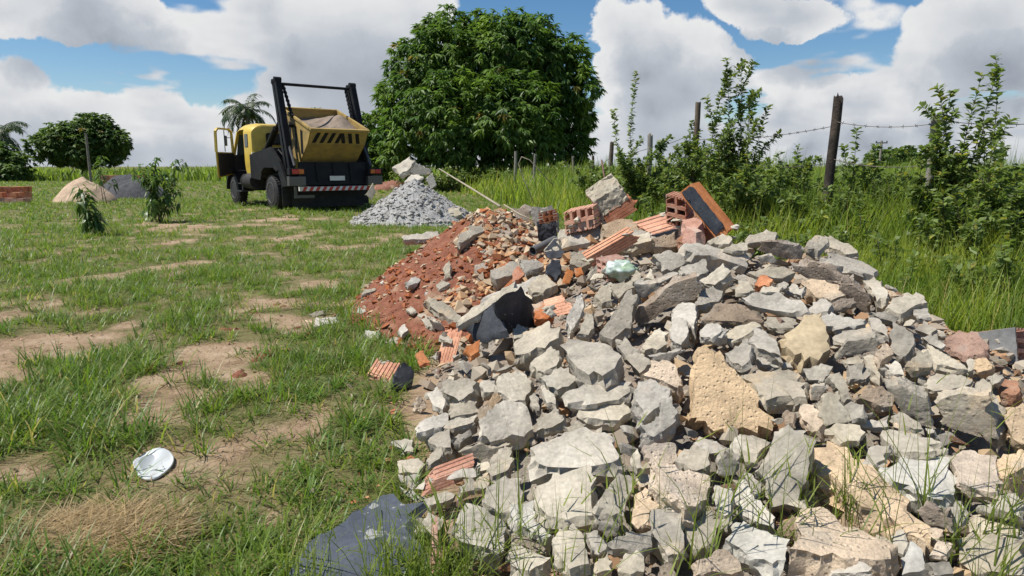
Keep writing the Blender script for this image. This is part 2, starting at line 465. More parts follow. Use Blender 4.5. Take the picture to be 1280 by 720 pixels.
# bare soil patches of the lawn (pixel centre and radii)
BARE = [(215, 490, 130, 34), (20, 455, 80, 36), (60, 430, 60, 14), (105, 690, 105, 42), (375, 382, 45, 15), (107, 350, 50, 10), (215, 334, 45, 10), (225, 284, 85, 5),
        (8, 285, 28, 4), (250, 268, 18, 6), (405, 357, 32, 8), (413, 312, 25, 5), (360, 297, 22, 6), (160, 404, 40, 7), (257, 437, 40, 10), (395, 535, 35, 22), (330, 395, 25, 6), (365, 415, 35, 10),
        (20, 600, 22, 16), (300, 560, 22, 10), (330, 650, 20, 20), (520, 520, 40, 30), (320, 262, 30, 3), (350, 275, 30, 4)]
BW = []
for (u, v, ru, rv) in BARE:
    c = on_ground(u, v); a = on_ground(u, v - rv); b = on_ground(u, min(v + rv, 716))
    ry = (a.y - b.y) / 2
    BW.append((c.x, (a.y + b.y) / 2, ru / F_PX * c.y, ry))

def grass_mask(x, y):
    x = np.asarray(x, float); y = np.asarray(y, float)
    p = np.stack([x * .9, y * .6, 0 * x + 1.7], -1).reshape(-1, 3)
    q = np.stack([x * 3.3, y * 2.6, 0 * x + 5.2], -1).reshape(-1, 3)
    big = fbm(p, 3).reshape(x.shape); sm = fbm(q, 3).reshape(x.shape)
    g = .90 + .6 * big + 1.25 * sm
    for (cx, cy, rx, ry) in BW:
        d = np.sqrt(((x - cx) / rx) ** 2 + ((y - cy) / ry) ** 2) + .9 * sm + .5 * big
        g = g - ((1.15 if rx > .25 * cy or cy < 4 else .95) - .35 * sm) * (1 - sstep(.35, 1.2, d))
    g = g - 1.3 * sstep(.0, .12, PHa(x, y)) + .5 * sstep(10, 25, y)
    return np.clip(g, 0, 1)

# ------------------------------------------------------------------ ground sheet
def spaced(lo, hi, fine_lo, fine_hi, step, grow=1.16):
    a = list(np.arange(fine_lo, fine_hi + 1e-6, step))
    s = step; x = fine_hi
    while x < hi: s *= grow; x += s; a.append(x)
    s = step; x = fine_lo; pre = []
    while x > lo: s *= grow; x -= s; pre.append(x)
    return np.array(pre[::-1] + a)
gx = spaced(-1500, 1500, -8, 3.5, .075, 1.1); gy = spaced(-60, 2500, 1.0, 10, .075, 1.1)
X, Y = np.meshgrid(gx, gy); Zg = GHa(X, Y)
ny_, nx_ = X.shape
idx = np.arange(nx_ * ny_).reshape(ny_, nx_)
Fq = np.stack([idx[:-1, :-1], idx[:-1, 1:], idx[1:, 1:], idx[1:, :-1]], -1).reshape(-1, 4)
msk = grass_mask(X, Y)
tall = sstep(-.3, .5, X - x_edge(Y)) * sstep(3, 5, Y)
far = sstep(18, 45, np.hypot(X, Y))
gcol = np.stack([np.clip(np.maximum(msk, tall), 0, 1), far, tall], -1).reshape(-1, 3)

m, nt, N, L, bs = new_mat('soil_and_turf')
at = N.new('ShaderNodeAttribute'); at.attribute_name = 'tint'
sp = N.new('ShaderNodeSeparateColor'); L.new(at.outputs['Color'], sp.inputs[0])
tc = N.new('ShaderNodeTexCoord')
n1 = N.new('ShaderNodeTexNoise'); n1.inputs['Scale'].default_value = 3.2; n1.inputs['Detail'].default_value = 9; n1.inputs['Roughness'].default_value = .68; L.new(tc.outputs['Object'], n1.inputs['Vector'])
r1 = N.new('ShaderNodeValToRGB')
for p_, c_ in ((.32, (.20, .135, .085)), (.5, (.36, .255, .165)), (.68, (.47, .355, .245))):
    e = r1.color_ramp.elements.new(p_); e.color = rgb(c_)
r1.color_ramp.elements.remove(r1.color_ramp.elements[0]); r1.color_ramp.elements.remove(r1.color_ramp.elements[-1])
L.new(n1.outputs['Fac'], r1.inputs[0])
n2 = N.new('ShaderNodeTexNoise'); n2.inputs['Scale'].default_value = 1.3; n2.inputs['Detail'].default_value = 8; n2.inputs['Roughness'].default_value = .7; L.new(tc.outputs['Object'], n2.inputs['Vector'])
r2 = N.new('ShaderNodeValToRGB')
r2.color_ramp.elements[0].position = .3; r2.color_ramp.elements[0].color = rgb((.095, .105, .035))
r2.color_ramp.elements[1].position = .72; r2.color_ramp.elements[1].color = rgb((.22, .19, .09))
L.new(n2.outputs['Fac'], r2.inputs[0])
n3 = N.new('ShaderNodeTexNoise'); n3.inputs['Scale'].default_value = 22; n3.inputs['Detail'].default_value = 4; L.new(tc.outputs['Object'], n3.inputs['Vector'])
ad = N.new('ShaderNodeMath'); ad.operation = 'MULTIPLY_ADD'; ad.inputs[1].default_value = .7; L.new(n3.outputs['Fac'], ad.inputs[0])
sb = N.new('ShaderNodeMath'); sb.operation = 'ADD'; sb.inputs[1].default_value = -.55; L.new(sp.outputs[0], sb.inputs[0]); L.new(sb.outputs[0], ad.inputs[2])
mr = N.new('ShaderNodeMapRange'); mr.inputs['From Min'].default_value = .0; mr.inputs['From Max'].default_value = .55; L.new(ad.outputs[0], mr.inputs['Value'])
mx = N.new('ShaderNodeMix'); mx.data_type = 'RGBA'; L.new(mr.outputs[0], mx.inputs['Factor']); L.new(r1.outputs[0], mx.inputs[6]); L.new(r2.outputs[0], mx.inputs[7])
L.new(mx.outputs[2], bs.inputs['Base Color']); bs.inputs['Roughness'].default_value = 1; bs.inputs['Specular IOR Level'].default_value = .1
nb = N.new('ShaderNodeTexNoise'); nb.inputs['Scale'].default_value = 26; nb.inputs['Detail'].default_value = 8; nb.inputs['Roughness'].default_value = .72; L.new(tc.outputs['Object'], nb.inputs['Vector'])
bp = N.new('ShaderNodeBump'); bp.inputs['Strength'].default_value = .8; bp.inputs['Distance'].default_value = .03; L.new(nb.outputs['Fac'], bp.inputs['Height']); L.new(bp.outputs[0], bs.inputs['Normal'])
MAT_GROUND = m
ground = np_mesh('ground', np.stack([X, Y, Zg], -1).reshape(-1, 3), Fq, MAT_GROUND, col=gcol, smooth=True)
ground['kind'] = 'structure'

# ------------------------------------------------------------------ blades, leaves, pebbles as arrays
def blades(base, length, width, head, th0, th1, tint, seg=3):
    n = len(base)
    side = np.stack([-np.sin(head), np.cos(head), 0 * head], -1)
    hd = np.stack([np.cos(head), np.sin(head), 0 * head], -1)
    lev = []; p = base.copy(); wsc = [1.0, .9, .62, .06] if seg == 3 else [1.0, .8, .06]
    for k in range(seg + 1):
        lev.append(p - side * (width * wsc[k] / 2)[:, None]); lev.append(p + side * (width * wsc[k] / 2)[:, None])
        s = (k + .5) / seg
        th = th0 + th1 * s
        p = p + (hd * np.sin(th)[:, None] + np.array([0, 0, 1.0]) * np.cos(th)[:, None]) * (length / seg)[:, None]
    V = np.stack(lev, 1).reshape(-1, 3)
    nv = 2 * (seg + 1)
    f = np.array([[2 * k, 2 * k + 1, 2 * k + 3, 2 * k + 2] for k in range(seg)])
    Fq = (np.arange(n)[:, None, None] * nv + f[None]).reshape(-1, 4)
    return V, Fq, np.repeat(tint, nv, 0)

def leaves(base, direc, normal, length, width, tint, droop=.25, simple=False):
    """pointed leaf of two quads bent at the middle"""
    d = direc / np.linalg.norm(direc, axis=1)[:, None]
    s = np.cross(d, normal); s /= (np.linalg.norm(s, axis=1)[:, None] + 1e-9)
    nn = np.cross(s, d)
    l = length[:, None]; w = width[:, None]
    dn = np.array([0, 0, -1.0])
    a = base; b = base + d * l * .5 + s * w * .5 + nn * w * .12; c = base + d * l * .5 - s * w * .5 + nn * w * .12
    mid = base + d * l * .55; tip = base + d * l + dn * l * droop
    n = len(base)
    if simple:
        return np.stack([a, b, tip, c], 1).reshape(-1, 3), np.arange(4 * n).reshape(n, 4), np.repeat(tint, 4, 0)
    V = np.stack([a, b, mid, c, tip], 1).reshape(-1, 3)
    f = np.array([[0, 1, 2, 3], [2, 1, 4, 3]])
    Fq = (np.arange(n)[:, None, None] * 5 + f[None]).reshape(-1, 4)
    return V, Fq, np.repeat(tint, 5, 0)

ICO_V = np.array([(1, 0, 0), (-1, 0, 0), (0, 1, 0), (0, -1, 0), (0, 0, 1), (0, 0, -1), (.6, .6, .55), (-.6, -.6, -.5)], float)
_h = bmesh.new(); [_h.verts.new(v) for v in ICO_V]; bmesh.ops.convex_hull(_h, input=_h.verts[:]); _h.verts.index_update()
_h.verts.ensure_lookup_table(); ICO_F = np.array([[v.index for v in f.verts] for f in _h.faces if len(f.verts) == 3]); _h.free()
def pebbles(pos, size, tint, flat=.7):
    n = len(pos); k = len(ICO_V)
    V = ICO_V[None] * (1 + .2 * rng.uniform(-1, 1, (n, k, 1))) + .28 * rng.uniform(-1, 1, (n, k, 3))
    V = V * np.stack([rng.uniform(.7, 1.3, n), rng.uniform(.6, 1.1, n), rng.uniform(.4, 1.0, n) * flat * 1.3], -1)[:, None]
    a = rng.uniform(0, 6.28, n); b = rng.uniform(-.6, .6, n)
    ca, sa, cb, sb_ = np.cos(a), np.sin(a), np.cos(b), np.sin(b)
    x = V[..., 0] * cb[:, None] + V[..., 2] * sb_[:, None]; z = -V[..., 0] * sb_[:, None] + V[..., 2] * cb[:, None]
    y = V[..., 1]
    V = np.stack([x * ca[:, None] - y * sa[:, None], x * sa[:, None] + y * ca[:, None], z], -1) * size[:, None, None] + pos[:, None]
    Fq = (np.arange(n)[:, None, None] * k + ICO_F[None]).reshape(-1, 3)
    return V.reshape(-1, 3), Fq, np.repeat(tint, k, 0)

def join(parts):
    Vs, Fs, Cs, o = [], [], [], 0
    for V, Fq, C in parts:
        Vs.append(V); Fs.append(Fq + o); Cs.append(C); o += len(V)
    return np.concatenate(Vs), np.concatenate(Fs), np.concatenate(Cs)

def tints(n, base, var=.2, yellow=.0):
    """per-leaf hue variation: some yellower, some darker"""
    v = rng.normal(1, var, n).clip(.5, 1.7)
    c = np.array(base)[None] * v[:, None]
    y = rng.random(n) < yellow
    c[y] = c[y] * np.array([1.9, 1.35, .9])
    return c

KEEP_OUT = []
for (u, v, ru, rv) in [(455, 690, 88, 58), (440, 745, 85, 75), (190, 582, 24, 14), (490, 472, 30, 16), (408, 402, 18, 7), (438, 580, 10, 8), (456, 536, 12, 14)]:
    c = on_ground(u, v, .03); a = on_ground(u, v - rv, .03); b = on_ground(u, v + rv, .03)
    KEEP_OUT.append((c.x, (a.y + b.y) / 2, ru / F_PX * c.y, (a.y - b.y) / 2))
def kept(x, y):
    ok = np.ones(len(x), bool)
    for cx, cy, rx, ry in KEEP_OUT: ok &= ((x - cx) / rx) ** 2 + ((y - cy) / ry) ** 2 > .8 + .4 * rng.random(len(x))
    return ok
MAT_GRASS = leafmat('grass_blades', (.122, .205, .030), trans=.42, rough=.45, spec=.4)
MAT_TALL = leafmat('tall_grass_blades', (.205, .285, .048), trans=.48, rough=.5, spec=.35)

def lawn():
    parts = []
    bands = [(1.2, 2.6, 230, 15, .0062, (.07, .20)), (2.6, 4.5, 190, 13, .0068, (.07, .19)), (4.5, 8.5, 132, 12, .0072, (.07, .17)),
             (8.5, 15, 66, 10, .0095, (.07, .16)), (15, 28, 22, 9, .016, (.08, .17)), (28, 60, 5, 9, .032, (.1, .2))]
    for (y0, y1, rho, nb, wd, (l0, l1)) in bands:
        W = .8 * y1 + 1.2
        area = (y1 - y0) * 2 * W
        n = int(area * rho)
        x = rng.uniform(-W, W, n); y = rng.uniform(y0, y1, n)
        ok = (np.abs(x) < .8 * y + 1.2) & (x < x_edge(y) + .3)
        x, y = x[ok], y[ok]
        g = grass_mask(x, y)
        keep = (rng.random(len(x)) < g ** 1.5 * 1.1) & kept(x, y)
        x, y, g = x[keep], y[keep], g[keep]
        n = len(x)
        cnt = np.maximum(3, (nb * (.5 + .7 * g) * rng.uniform(.6, 1.4, n)).astype(int))
        ti = np.repeat(np.arange(n), cnt); k = len(ti)
        # clump vigour varies slowly over the lawn
        vig = .55 + .9 * (fbm(np.stack([x * 1.6, y * 1.3, 0 * x + 8], -1), 3) * .9 + .5).clip(0, 1)
        sp_ = (.022 + .003 * wd / .006)
        bx = x[ti] + rng.normal(0, sp_, k); by = y[ti] + rng.normal(0, sp_, k)
        base = np.stack([bx, by, GHa(bx, by) - .004], -1)
        hd = np.arctan2(by - y[ti], bx - x[ti]) + rng.normal(0, .7, k)
        ln = .98 * rng.uniform(l0, l1, k) * vig[ti] * (.75 + .5 * rng.random(n))[ti]
        hue = rng.random(n)
        tb = np.stack([.75 + .7 * hue, .85 + .3 * hue, .8 + .3 * hue], -1)[ti] * rng.normal(1, .16, k).clip(.55, 1.5)[:, None]
        dry = rng.random(k) < (.05 + .22 * (1 - g[ti]))
        tb[dry] = np.array([3.2, 1.6, 4.6]) * rng.uniform(.6, 1.1, (dry.sum(), 1))
        parts.append(blades(base, ln, np.full(k, wd) * rng.uniform(.6, 1.35, k), hd, rng.uniform(.15, 1.05, k), rng.uniform(.3, 1.5, k), tb, 3 if y1 < 5 else 2))
    # matted dry straw at the lower left
    c = BW[3]; k = 4200
    a = rng.uniform(0, 6.28, k); r = np.sqrt(rng.random(k)) * 1.05
    bx = c[0] + c[2] * r * np.cos(a); by = c[1] + c[3] * r * np.sin(a)
    base = np.stack([bx, by, GHa(bx, by) + rng.uniform(.0, .018, k)], -1)
    parts.append(blades(base, rng.uniform(.06, .2, k), rng.uniform(.0025, .006, k), rng.normal(.5, .9, k) + 3.14 * (rng.random(k) < .4), rng.uniform(1.25, 1.6, k), rng.uniform(-.1, .25, k),
                        np.array([3.9, 1.75, 6.6]) * rng.uniform(.55, 1.1, (k, 1))))
    # loose straw on the bare soil
    k = 42000
    by = rng.uniform(1.4, 9, k); bx = rng.uniform(-1, 1, k) * (.8 * by + .6); ok = (bx < .3) & (PHa(bx, by) < .05) & kept(bx, by)
    bx, by = bx[ok], by[ok]; k = len(bx)
    base = np.stack([bx, by, GHa(bx, by) + .004], -1)
    parts.append(blades(base, rng.uniform(.03, .11, k), rng.uniform(.0015, .004, k), rng.uniform(0, 6.28, k), rng.uniform(1.3, 1.58, k), rng.uniform(-.1, .2, k),
                        np.array([3.6, 1.6, 6.0]) * rng.uniform(.4, 1.0, (k, 1)), 2))
    V, Fq, C = join(parts)
    o = np_mesh('lawn_grass', V, Fq, MAT_GRASS, col=C)
    tag(o, 'short patchy green grass with dry straw over the bare soil', 'grass', kind='stuff')
lawn()

def tall_grass():
    parts = []
    for (y0, y1, rho, wd, l0, l1) in [(4.0, 7.5, 1100, .007, .35, .80), (7.5, 12, 620, .009, .4, .95), (12, 20, 170, .018, .4, .95), (20, 42, 38, .04, .5, 1.0)]:
        W = .8 * y1 + 1.5
        n = int((y1 - y0) * 2 * W * rho)
        x = rng.uniform(-W, W, n); y = rng.uniform(y0, y1, n)
        ex = x - x_edge(y)
        ok = (x < .8 * y + 1.5) & (rng.random(n) < sstep(-.35, .35, ex)) & (PHa(x, y) < .1)
        x, y, ex = x[ok], y[ok], ex[ok]; n = len(x)
        cl = fbm(np.stack([x * .8, y * .8, 0 * x + 2], -1), 3)
        ln = rng.uniform(l0, l1, n) * (.62 + .38 * sstep(0, 1.6, ex)) * (1 + .55 * cl) * np.where(y < 7.5, .95, 1.3)
        base = np.stack([x, y, GHa(x, y) - .01], -1)
        hue = (.5 + .8 * fbm(np.stack([x * 1.2, y * 1.2, 0 * x + 6], -1), 2) + rng.normal(0, .2, n)).clip(0, 1)
        tb = np.stack([.55 + .95 * hue, .68 + .58 * hue, .75 + .3 * hue], -1) * rng.normal(1, .15, n).clip(.6, 1.5)[:, None]
        dry = rng.random(n) < .05
        tb[dry] = np.array([2.3, 1.35, 3.0]) * rng.uniform(.7, 1.1, (dry.sum(), 1))
        parts.append(blades(base, ln, np.full(n, wd) * rng.uniform(.6, 1.4, n), rng.uniform(0, 6.28, n), rng.uniform(.0, .35, n), rng.uniform(.1, 1.25, n), tb, 3))
    V, Fq, C = join(parts)
    o = np_mesh('tall_grass', V, Fq, MAT_TALL, col=C)
    tag(o, 'tall lush green grass along the fence behind the rubble', 'grass', kind='stuff')
tall_grass()

def far_field():
    n = 17000
    y = 58 + 110 * rng.random(n) ** 1.6; x = rng.uniform(-1, 1, n) * (.85 * y + 6)
    ok = (x < 12) | (y > 70); x, y = x[ok], y[ok]; n = len(x)
    cl = fbm(np.stack([x * .08, y * .08, 0 * x], -1), 3)
    ln = rng.uniform(.8, 1.5, n) * (1 + .6 * cl)
    base = np.stack([x, y, 0 * x - .02], -1)
    tb = np.array([.85, .85, .9]) * (rng.normal(1, .2, n) + .4 * cl).clip(.5, 1.6)[:, None]
    V, Fq, C = blades(base, ln, np.full(n, .16) * rng.uniform(.6, 1.6, n), rng.uniform(0, 6.28, n), rng.uniform(0, .3, n), rng.uniform(.2, 1.1, n), tb, 2)
    o = np_mesh('field_grass', V, Fq, MAT_TALL, col=C)
    tag(o, 'rough grass of the far field along the horizon', 'grass', kind='stuff')
far_field()
# ================================================================== the rubble heap
CON = {
    'l': mineral('pale_concrete', (.435, .388, .308), scale=6, bump=.5, patch=(.52, .475, .39), patch_scale=7, patch_lo=.57, var=.18),
    'g': mineral('grey_concrete', (.365, .326, .262), scale=6, bump=.6, pits=.7, patch=(.47, .375, .265), patch_scale=5, patch_lo=.57, var=.2),
    'w': mineral('whitewashed_plaster', (.48, .455, .395), scale=7, bump=.4, pits=.2, var=.08),
    't': mineral('tan_mortar', (.57, .44, .305), scale=10, bump=.8, pits=.8, patch=(.43, .37, .29), patch_scale=4.5, patch_lo=.57, var=.14),
    'y': mineral('ochre_screed', (.48, .40, .285), scale=5, bump=.25, pits=.1, var=.06),
    'b': mineral('brown_earthy_concrete', (.30, .225, .155), scale=9, bump=.9, pits=.8, patch=(.38, .32, .25), patch_scale=5),
    'r': mineral('red_brown_mortar', (.40, .215, .135), scale=10, bump=.9, pits=.8, patch=(.40, .31, .235), patch_scale=5),
    'o': mineral('orange_brick', (.60, .235, .095), dark=(.42, .14, .055), light=(.68, .33, .16), scale=8, bump=.3, pits=.2, var=.12, patch=(.50, .36, .24), patch_scale=9, patch_lo=.64),
    'p': mineral('dusty_red_brick', (.46, .205, .125), dark=(.30, .12, .07), light=(.58, .33, .22), scale=9, bump=.4, pits=.3, var=.1, patch=(.52, .42, .33), patch_scale=7, patch_lo=.58),
    'd': mineral('dark_painted_plaster', (.045, .05, .06), dark=(.026, .029, .036), light=(.085, .09, .10), scale=6, bump=.25, pits=.1, rough=.7, var=.12, speck=((.30, .29, .27), 22, .70)),
}
CON['k'] = mineral('speckled_dark_paint', (.072, .084, .108), dark=(.048, .056, .074), light=(.11, .122, .15), scale=5, bump=.25, pits=.1, rough=.6, var=.05, speck=((.34, .34, .33), 20, .635))
MATNAME = {'k': 'speckled dark plaster', 'l': 'pale concrete', 'g': 'grey concrete', 'w': 'white plastered', 't': 'tan mortar', 'y': 'ochre screed', 'b': 'brown earthy concrete', 'r': 'reddish mortar', 'o': 'orange brick', 'p': 'dusty red brick', 'd': 'dark painted plaster'}
UNIT = {'k': 'painted_slab', 'l': 'concrete_chunk', 'g': 'concrete_chunk', 'w': 'plaster_chunk', 't': 'mortar_chunk', 'y': 'screed_chunk', 'b': 'concrete_chunk', 'r': 'mortar_chunk', 'o': 'brick_shard', 'p': 'brick_shard', 'd': 'painted_plaster_chunk'}

def rough_hull(pts, c, n, size, rough=1.0, seed=0, target=None):
    bm = bmesh.new()
    for p in pts: bm.verts.new(p - c)
    r = bmesh.ops.convex_hull(bm, input=bm.verts[:])
    dead = [g for g in r['geom_interior'] if isinstance(g, bmesh.types.BMVert)]
    if dead: bmesh.ops.delete(bm, geom=dead, context='VERTS')
    bmesh.ops.dissolve_limit(bm, angle_limit=math.radians(9), verts=bm.verts[:], edges=bm.edges[:])
    bmesh.ops.triangulate(bm, faces=bm.faces[:])
    tgt = target or max(.011, size / 15)
    for _ in range(5):
        es = [e for e in bm.edges if e.calc_length() > tgt * 1.6]
        if not es: break
        bmesh.ops.subdivide_edges(bm, edges=es, cuts=1)
        bmesh.ops.triangulate(bm, faces=[f for f in bm.faces if len(f.verts) > 3])
        if len(bm.faces) > 2600: break
    bmesh.ops.smooth_vert(bm, verts=bm.verts[:], factor=.10, use_axis_x=True, use_axis_y=True, use_axis_z=True)
    bm.normal_update()
    P = np.array([v.co[:] for v in bm.verts]); Nn = np.array([v.normal[:] for v in bm.verts])
    o = seed * 7.13
    f = 2.6 / max(size, .05)
    dsp = .040 * size * fbm(P * f + o, 3) - .085 * size * np.abs(fbm(P * f * 1.9 + o + 4, 3)) + .010 * fbm(P * 38 + o, 3)
    # broken bites: the sides are rougher than the cast face
    side = 1.3 - 1.05 * np.clip((Nn @ np.array(n) - .55) / .3, 0, 1)
    P = P + Nn * (dsp * side * rough)[:, None]
    for v, p in zip(bm.verts, P): v.co = p
    bmesh.ops.recalc_face_normals(bm, faces=bm.faces[:])
    me = bpy.data.meshes.new('chunk'); bm.to_mesh(me); bm.free()
    me.shade_smooth(); me.set_sharp_from_angle(angle=math.radians(32))
    return me

def finish(bm, n, size, rough, seed, target=None, cap=2200):
    bmesh.ops.triangulate(bm, faces=bm.faces[:])
    tgt = target or max(.010, size / 17)
    for _ in range(5):
        es = [e for e in bm.edges if e.calc_length() > tgt * 1.6]
        if not es or len(bm.faces) > cap: break
        bmesh.ops.subdivide_edges(bm, edges=es, cuts=1)
        bmesh.ops.triangulate(bm, faces=[f for f in bm.faces if len(f.verts) > 3])
    bmesh.ops.recalc_face_normals(bm, faces=bm.faces[:])
    bm.normal_update()
    P = np.array([v.co[:] for v in bm.verts]); Nn = np.array([v.normal[:] for v in bm.verts])
    o = seed * 7.13; f = 2.6 / max(size, .05)
    dsp = .030 * size * fbm(P * f + o, 3) - .055 * size * np.abs(fbm(P * f * 2.1 + o + 4, 3)) + .011 * fbm(P * 40 + o, 3)
    side = 1.3 - 1.08 * np.clip((Nn @ np.array(n) - .6) / .3, 0, 1)      # the cast face is flatter than the broken edges
    P = P + Nn * (dsp * side * rough)[:, None]
    for v, p in zip(bm.verts, P): v.co = p
    bmesh.ops.recalc_face_normals(bm, faces=bm.faces[:])
    me = bpy.data.meshes.new('chunk'); bm.to_mesh(me); bm.free()
    me.shade_smooth(); me.set_sharp_from_angle(angle=math.radians(28))
    return me

def slab_mesh(Q, c, n, th, sh, size, rough, rnd, seed):
    '''broken slab: ragged outline, flat cast face, steep fractured sides, chipped corners'''
    ring = []
    for k in range(len(Q)):
        a, b = Q[k] - c, Q[(k + 1) % len(Q)] - c
        m = 3 if (b - a).length > .35 * size else 2
        for i in range(m):
            p = a.lerp(b, (i + rnd.uniform(-.15, .15) * (i > 0)) / m)
            ring.append(p * (rnd.uniform(.97, 1.06) if i == 0 else rnd.uniform(.90, 1.06)))
    N_ = len(ring)
    cham = [rnd.random() < .22 for _ in range(N_)]
    und = rnd.uniform(.72, 1.0)
    tilt = Vector((rnd.uniform(-1, 1), rnd.uniform(-1, 1), rnd.uniform(-1, 1))); tilt = (tilt - n * tilt.dot(n)) * rnd.uniform(0, .35)
    bm = bmesh.new(); R = [[], [], []]
    for k, p in enumerate(ring):
        lean = p.dot(tilt) * .5
        f0 = rnd.uniform(.74, .86) if cham[k] else rnd.uniform(.93, 1.0)
        R[0].append(bm.verts.new(p * f0 + sh + n * (th * .12 + lean * .2)))
        R[1].append(bm.verts.new(p * rnd.uniform(.98, 1.05) - n * th * (rnd.uniform(.3, .6) if cham[k] else rnd.uniform(.12, .4))))
        R[2].append(bm.verts.new(p * und * rnd.uniform(.85, 1.05) - n * (th * rnd.uniform(.85, 1.15) + lean)))
    for A, B in zip(R, R[1:]):
        for k in range(N_): bm.faces.new((A[k], A[(k + 1) % N_], B[(k + 1) % N_], B[k]))
    for A, off in ((R[0], n * th * .13 + sh), (R[2], -n * th)):
        v = bm.verts.new(off)
        for k in range(N_): bm.faces.new((A[k], A[(k + 1) % N_], v))
    return finish(bm, n, size, rough, seed)

ROCKS = []          # (object, u, v, pixel size, material code)
_seed = [0]
def rock(poly, code, tilt='', thick=None, name=None, lift=None, depth=None, rough=1.0, label=None):
    _seed[0] += 1
    rnd = random.Random(_seed[0] * 31 + 5)
    cu = sum(p[0] for p in poly) / len(poly); cv = sum(p[1] for p in poly) / len(poly)
    s, t, sn = pile_hit(cu, cv)
    if depth: t = depth; s = at_depth(cu, cv, t)
    T = (CP - s).normalized(); Z = Vector((0, 0, 1))
    jit = Vector((rnd.uniform(-1, 1), rnd.uniform(-1, 1), rnd.uniform(-.6, .6)))
    if 'D' in tilt: n = T * 1.0 - Z * .30 + jit * .08
    elif 'F' in tilt: n = T * .95 + Z * .25 + jit * .1
    elif 'U' in tilt: n = T * .3 + Z * .9 + jit * .14
    elif 'X' in tilt: n = T * .62 + CR * .95 - Z * .22 + jit * .03
    elif 'Y' in tilt: n = T * .75 - CR * .75 + Z * .25 + jit * .03
    else: n = T * .55 + Z * .55 + sn * .15 + jit * .40
    if 'L' in tilt: n -= CR * .5
    if 'R' in tilt: n += CR * .5
    n.normalize()
    if lift is None: lift = rnd.uniform(-.03, .06)
    c0 = at_depth(cu, cv, t) + n * lift
    Q = []
    for (u, v) in poly:
        r = ray(u, v); den = r.dot(n)
        k = (c0 - CP).dot(n) / den if abs(den) > .12 else t
        k = max(t - .35, min(t + .35, k))
        Q.append(CP + r * k)
    c = sum(Q, Vector()) / len(Q)
    w = max((a - b).length for a in Q for b in Q)
    us = [p[0] for p in poly]; vs = [p[1] for p in poly]
    mn = min(max(us) - min(us), max(vs) - min(vs)) / F_PX * t
    th = thick or max(.028, min(.13, rnd.uniform(.38, .8) * mn))
    up = (CU - n * CU.dot(n))
    sh = up * (.16 * mn * (0 if 'F' in tilt or 'D' in tilt else rnd.uniform(.3, 1.6))) + CR * rnd.uniform(-.06, .06) * mn
    me = slab_mesh(Q, c, n, th, sh, w, rough, rnd, _seed[0])
    o = link(name or UNIT[code], me, CON[code], loc=c)
    ROCKS.append([o, cu, cv, math.sqrt((max(us) - min(us)) * (max(vs) - min(vs))), code, label, (max(us) - min(us)) / max(1, max(vs) - min(vs))])
    return o

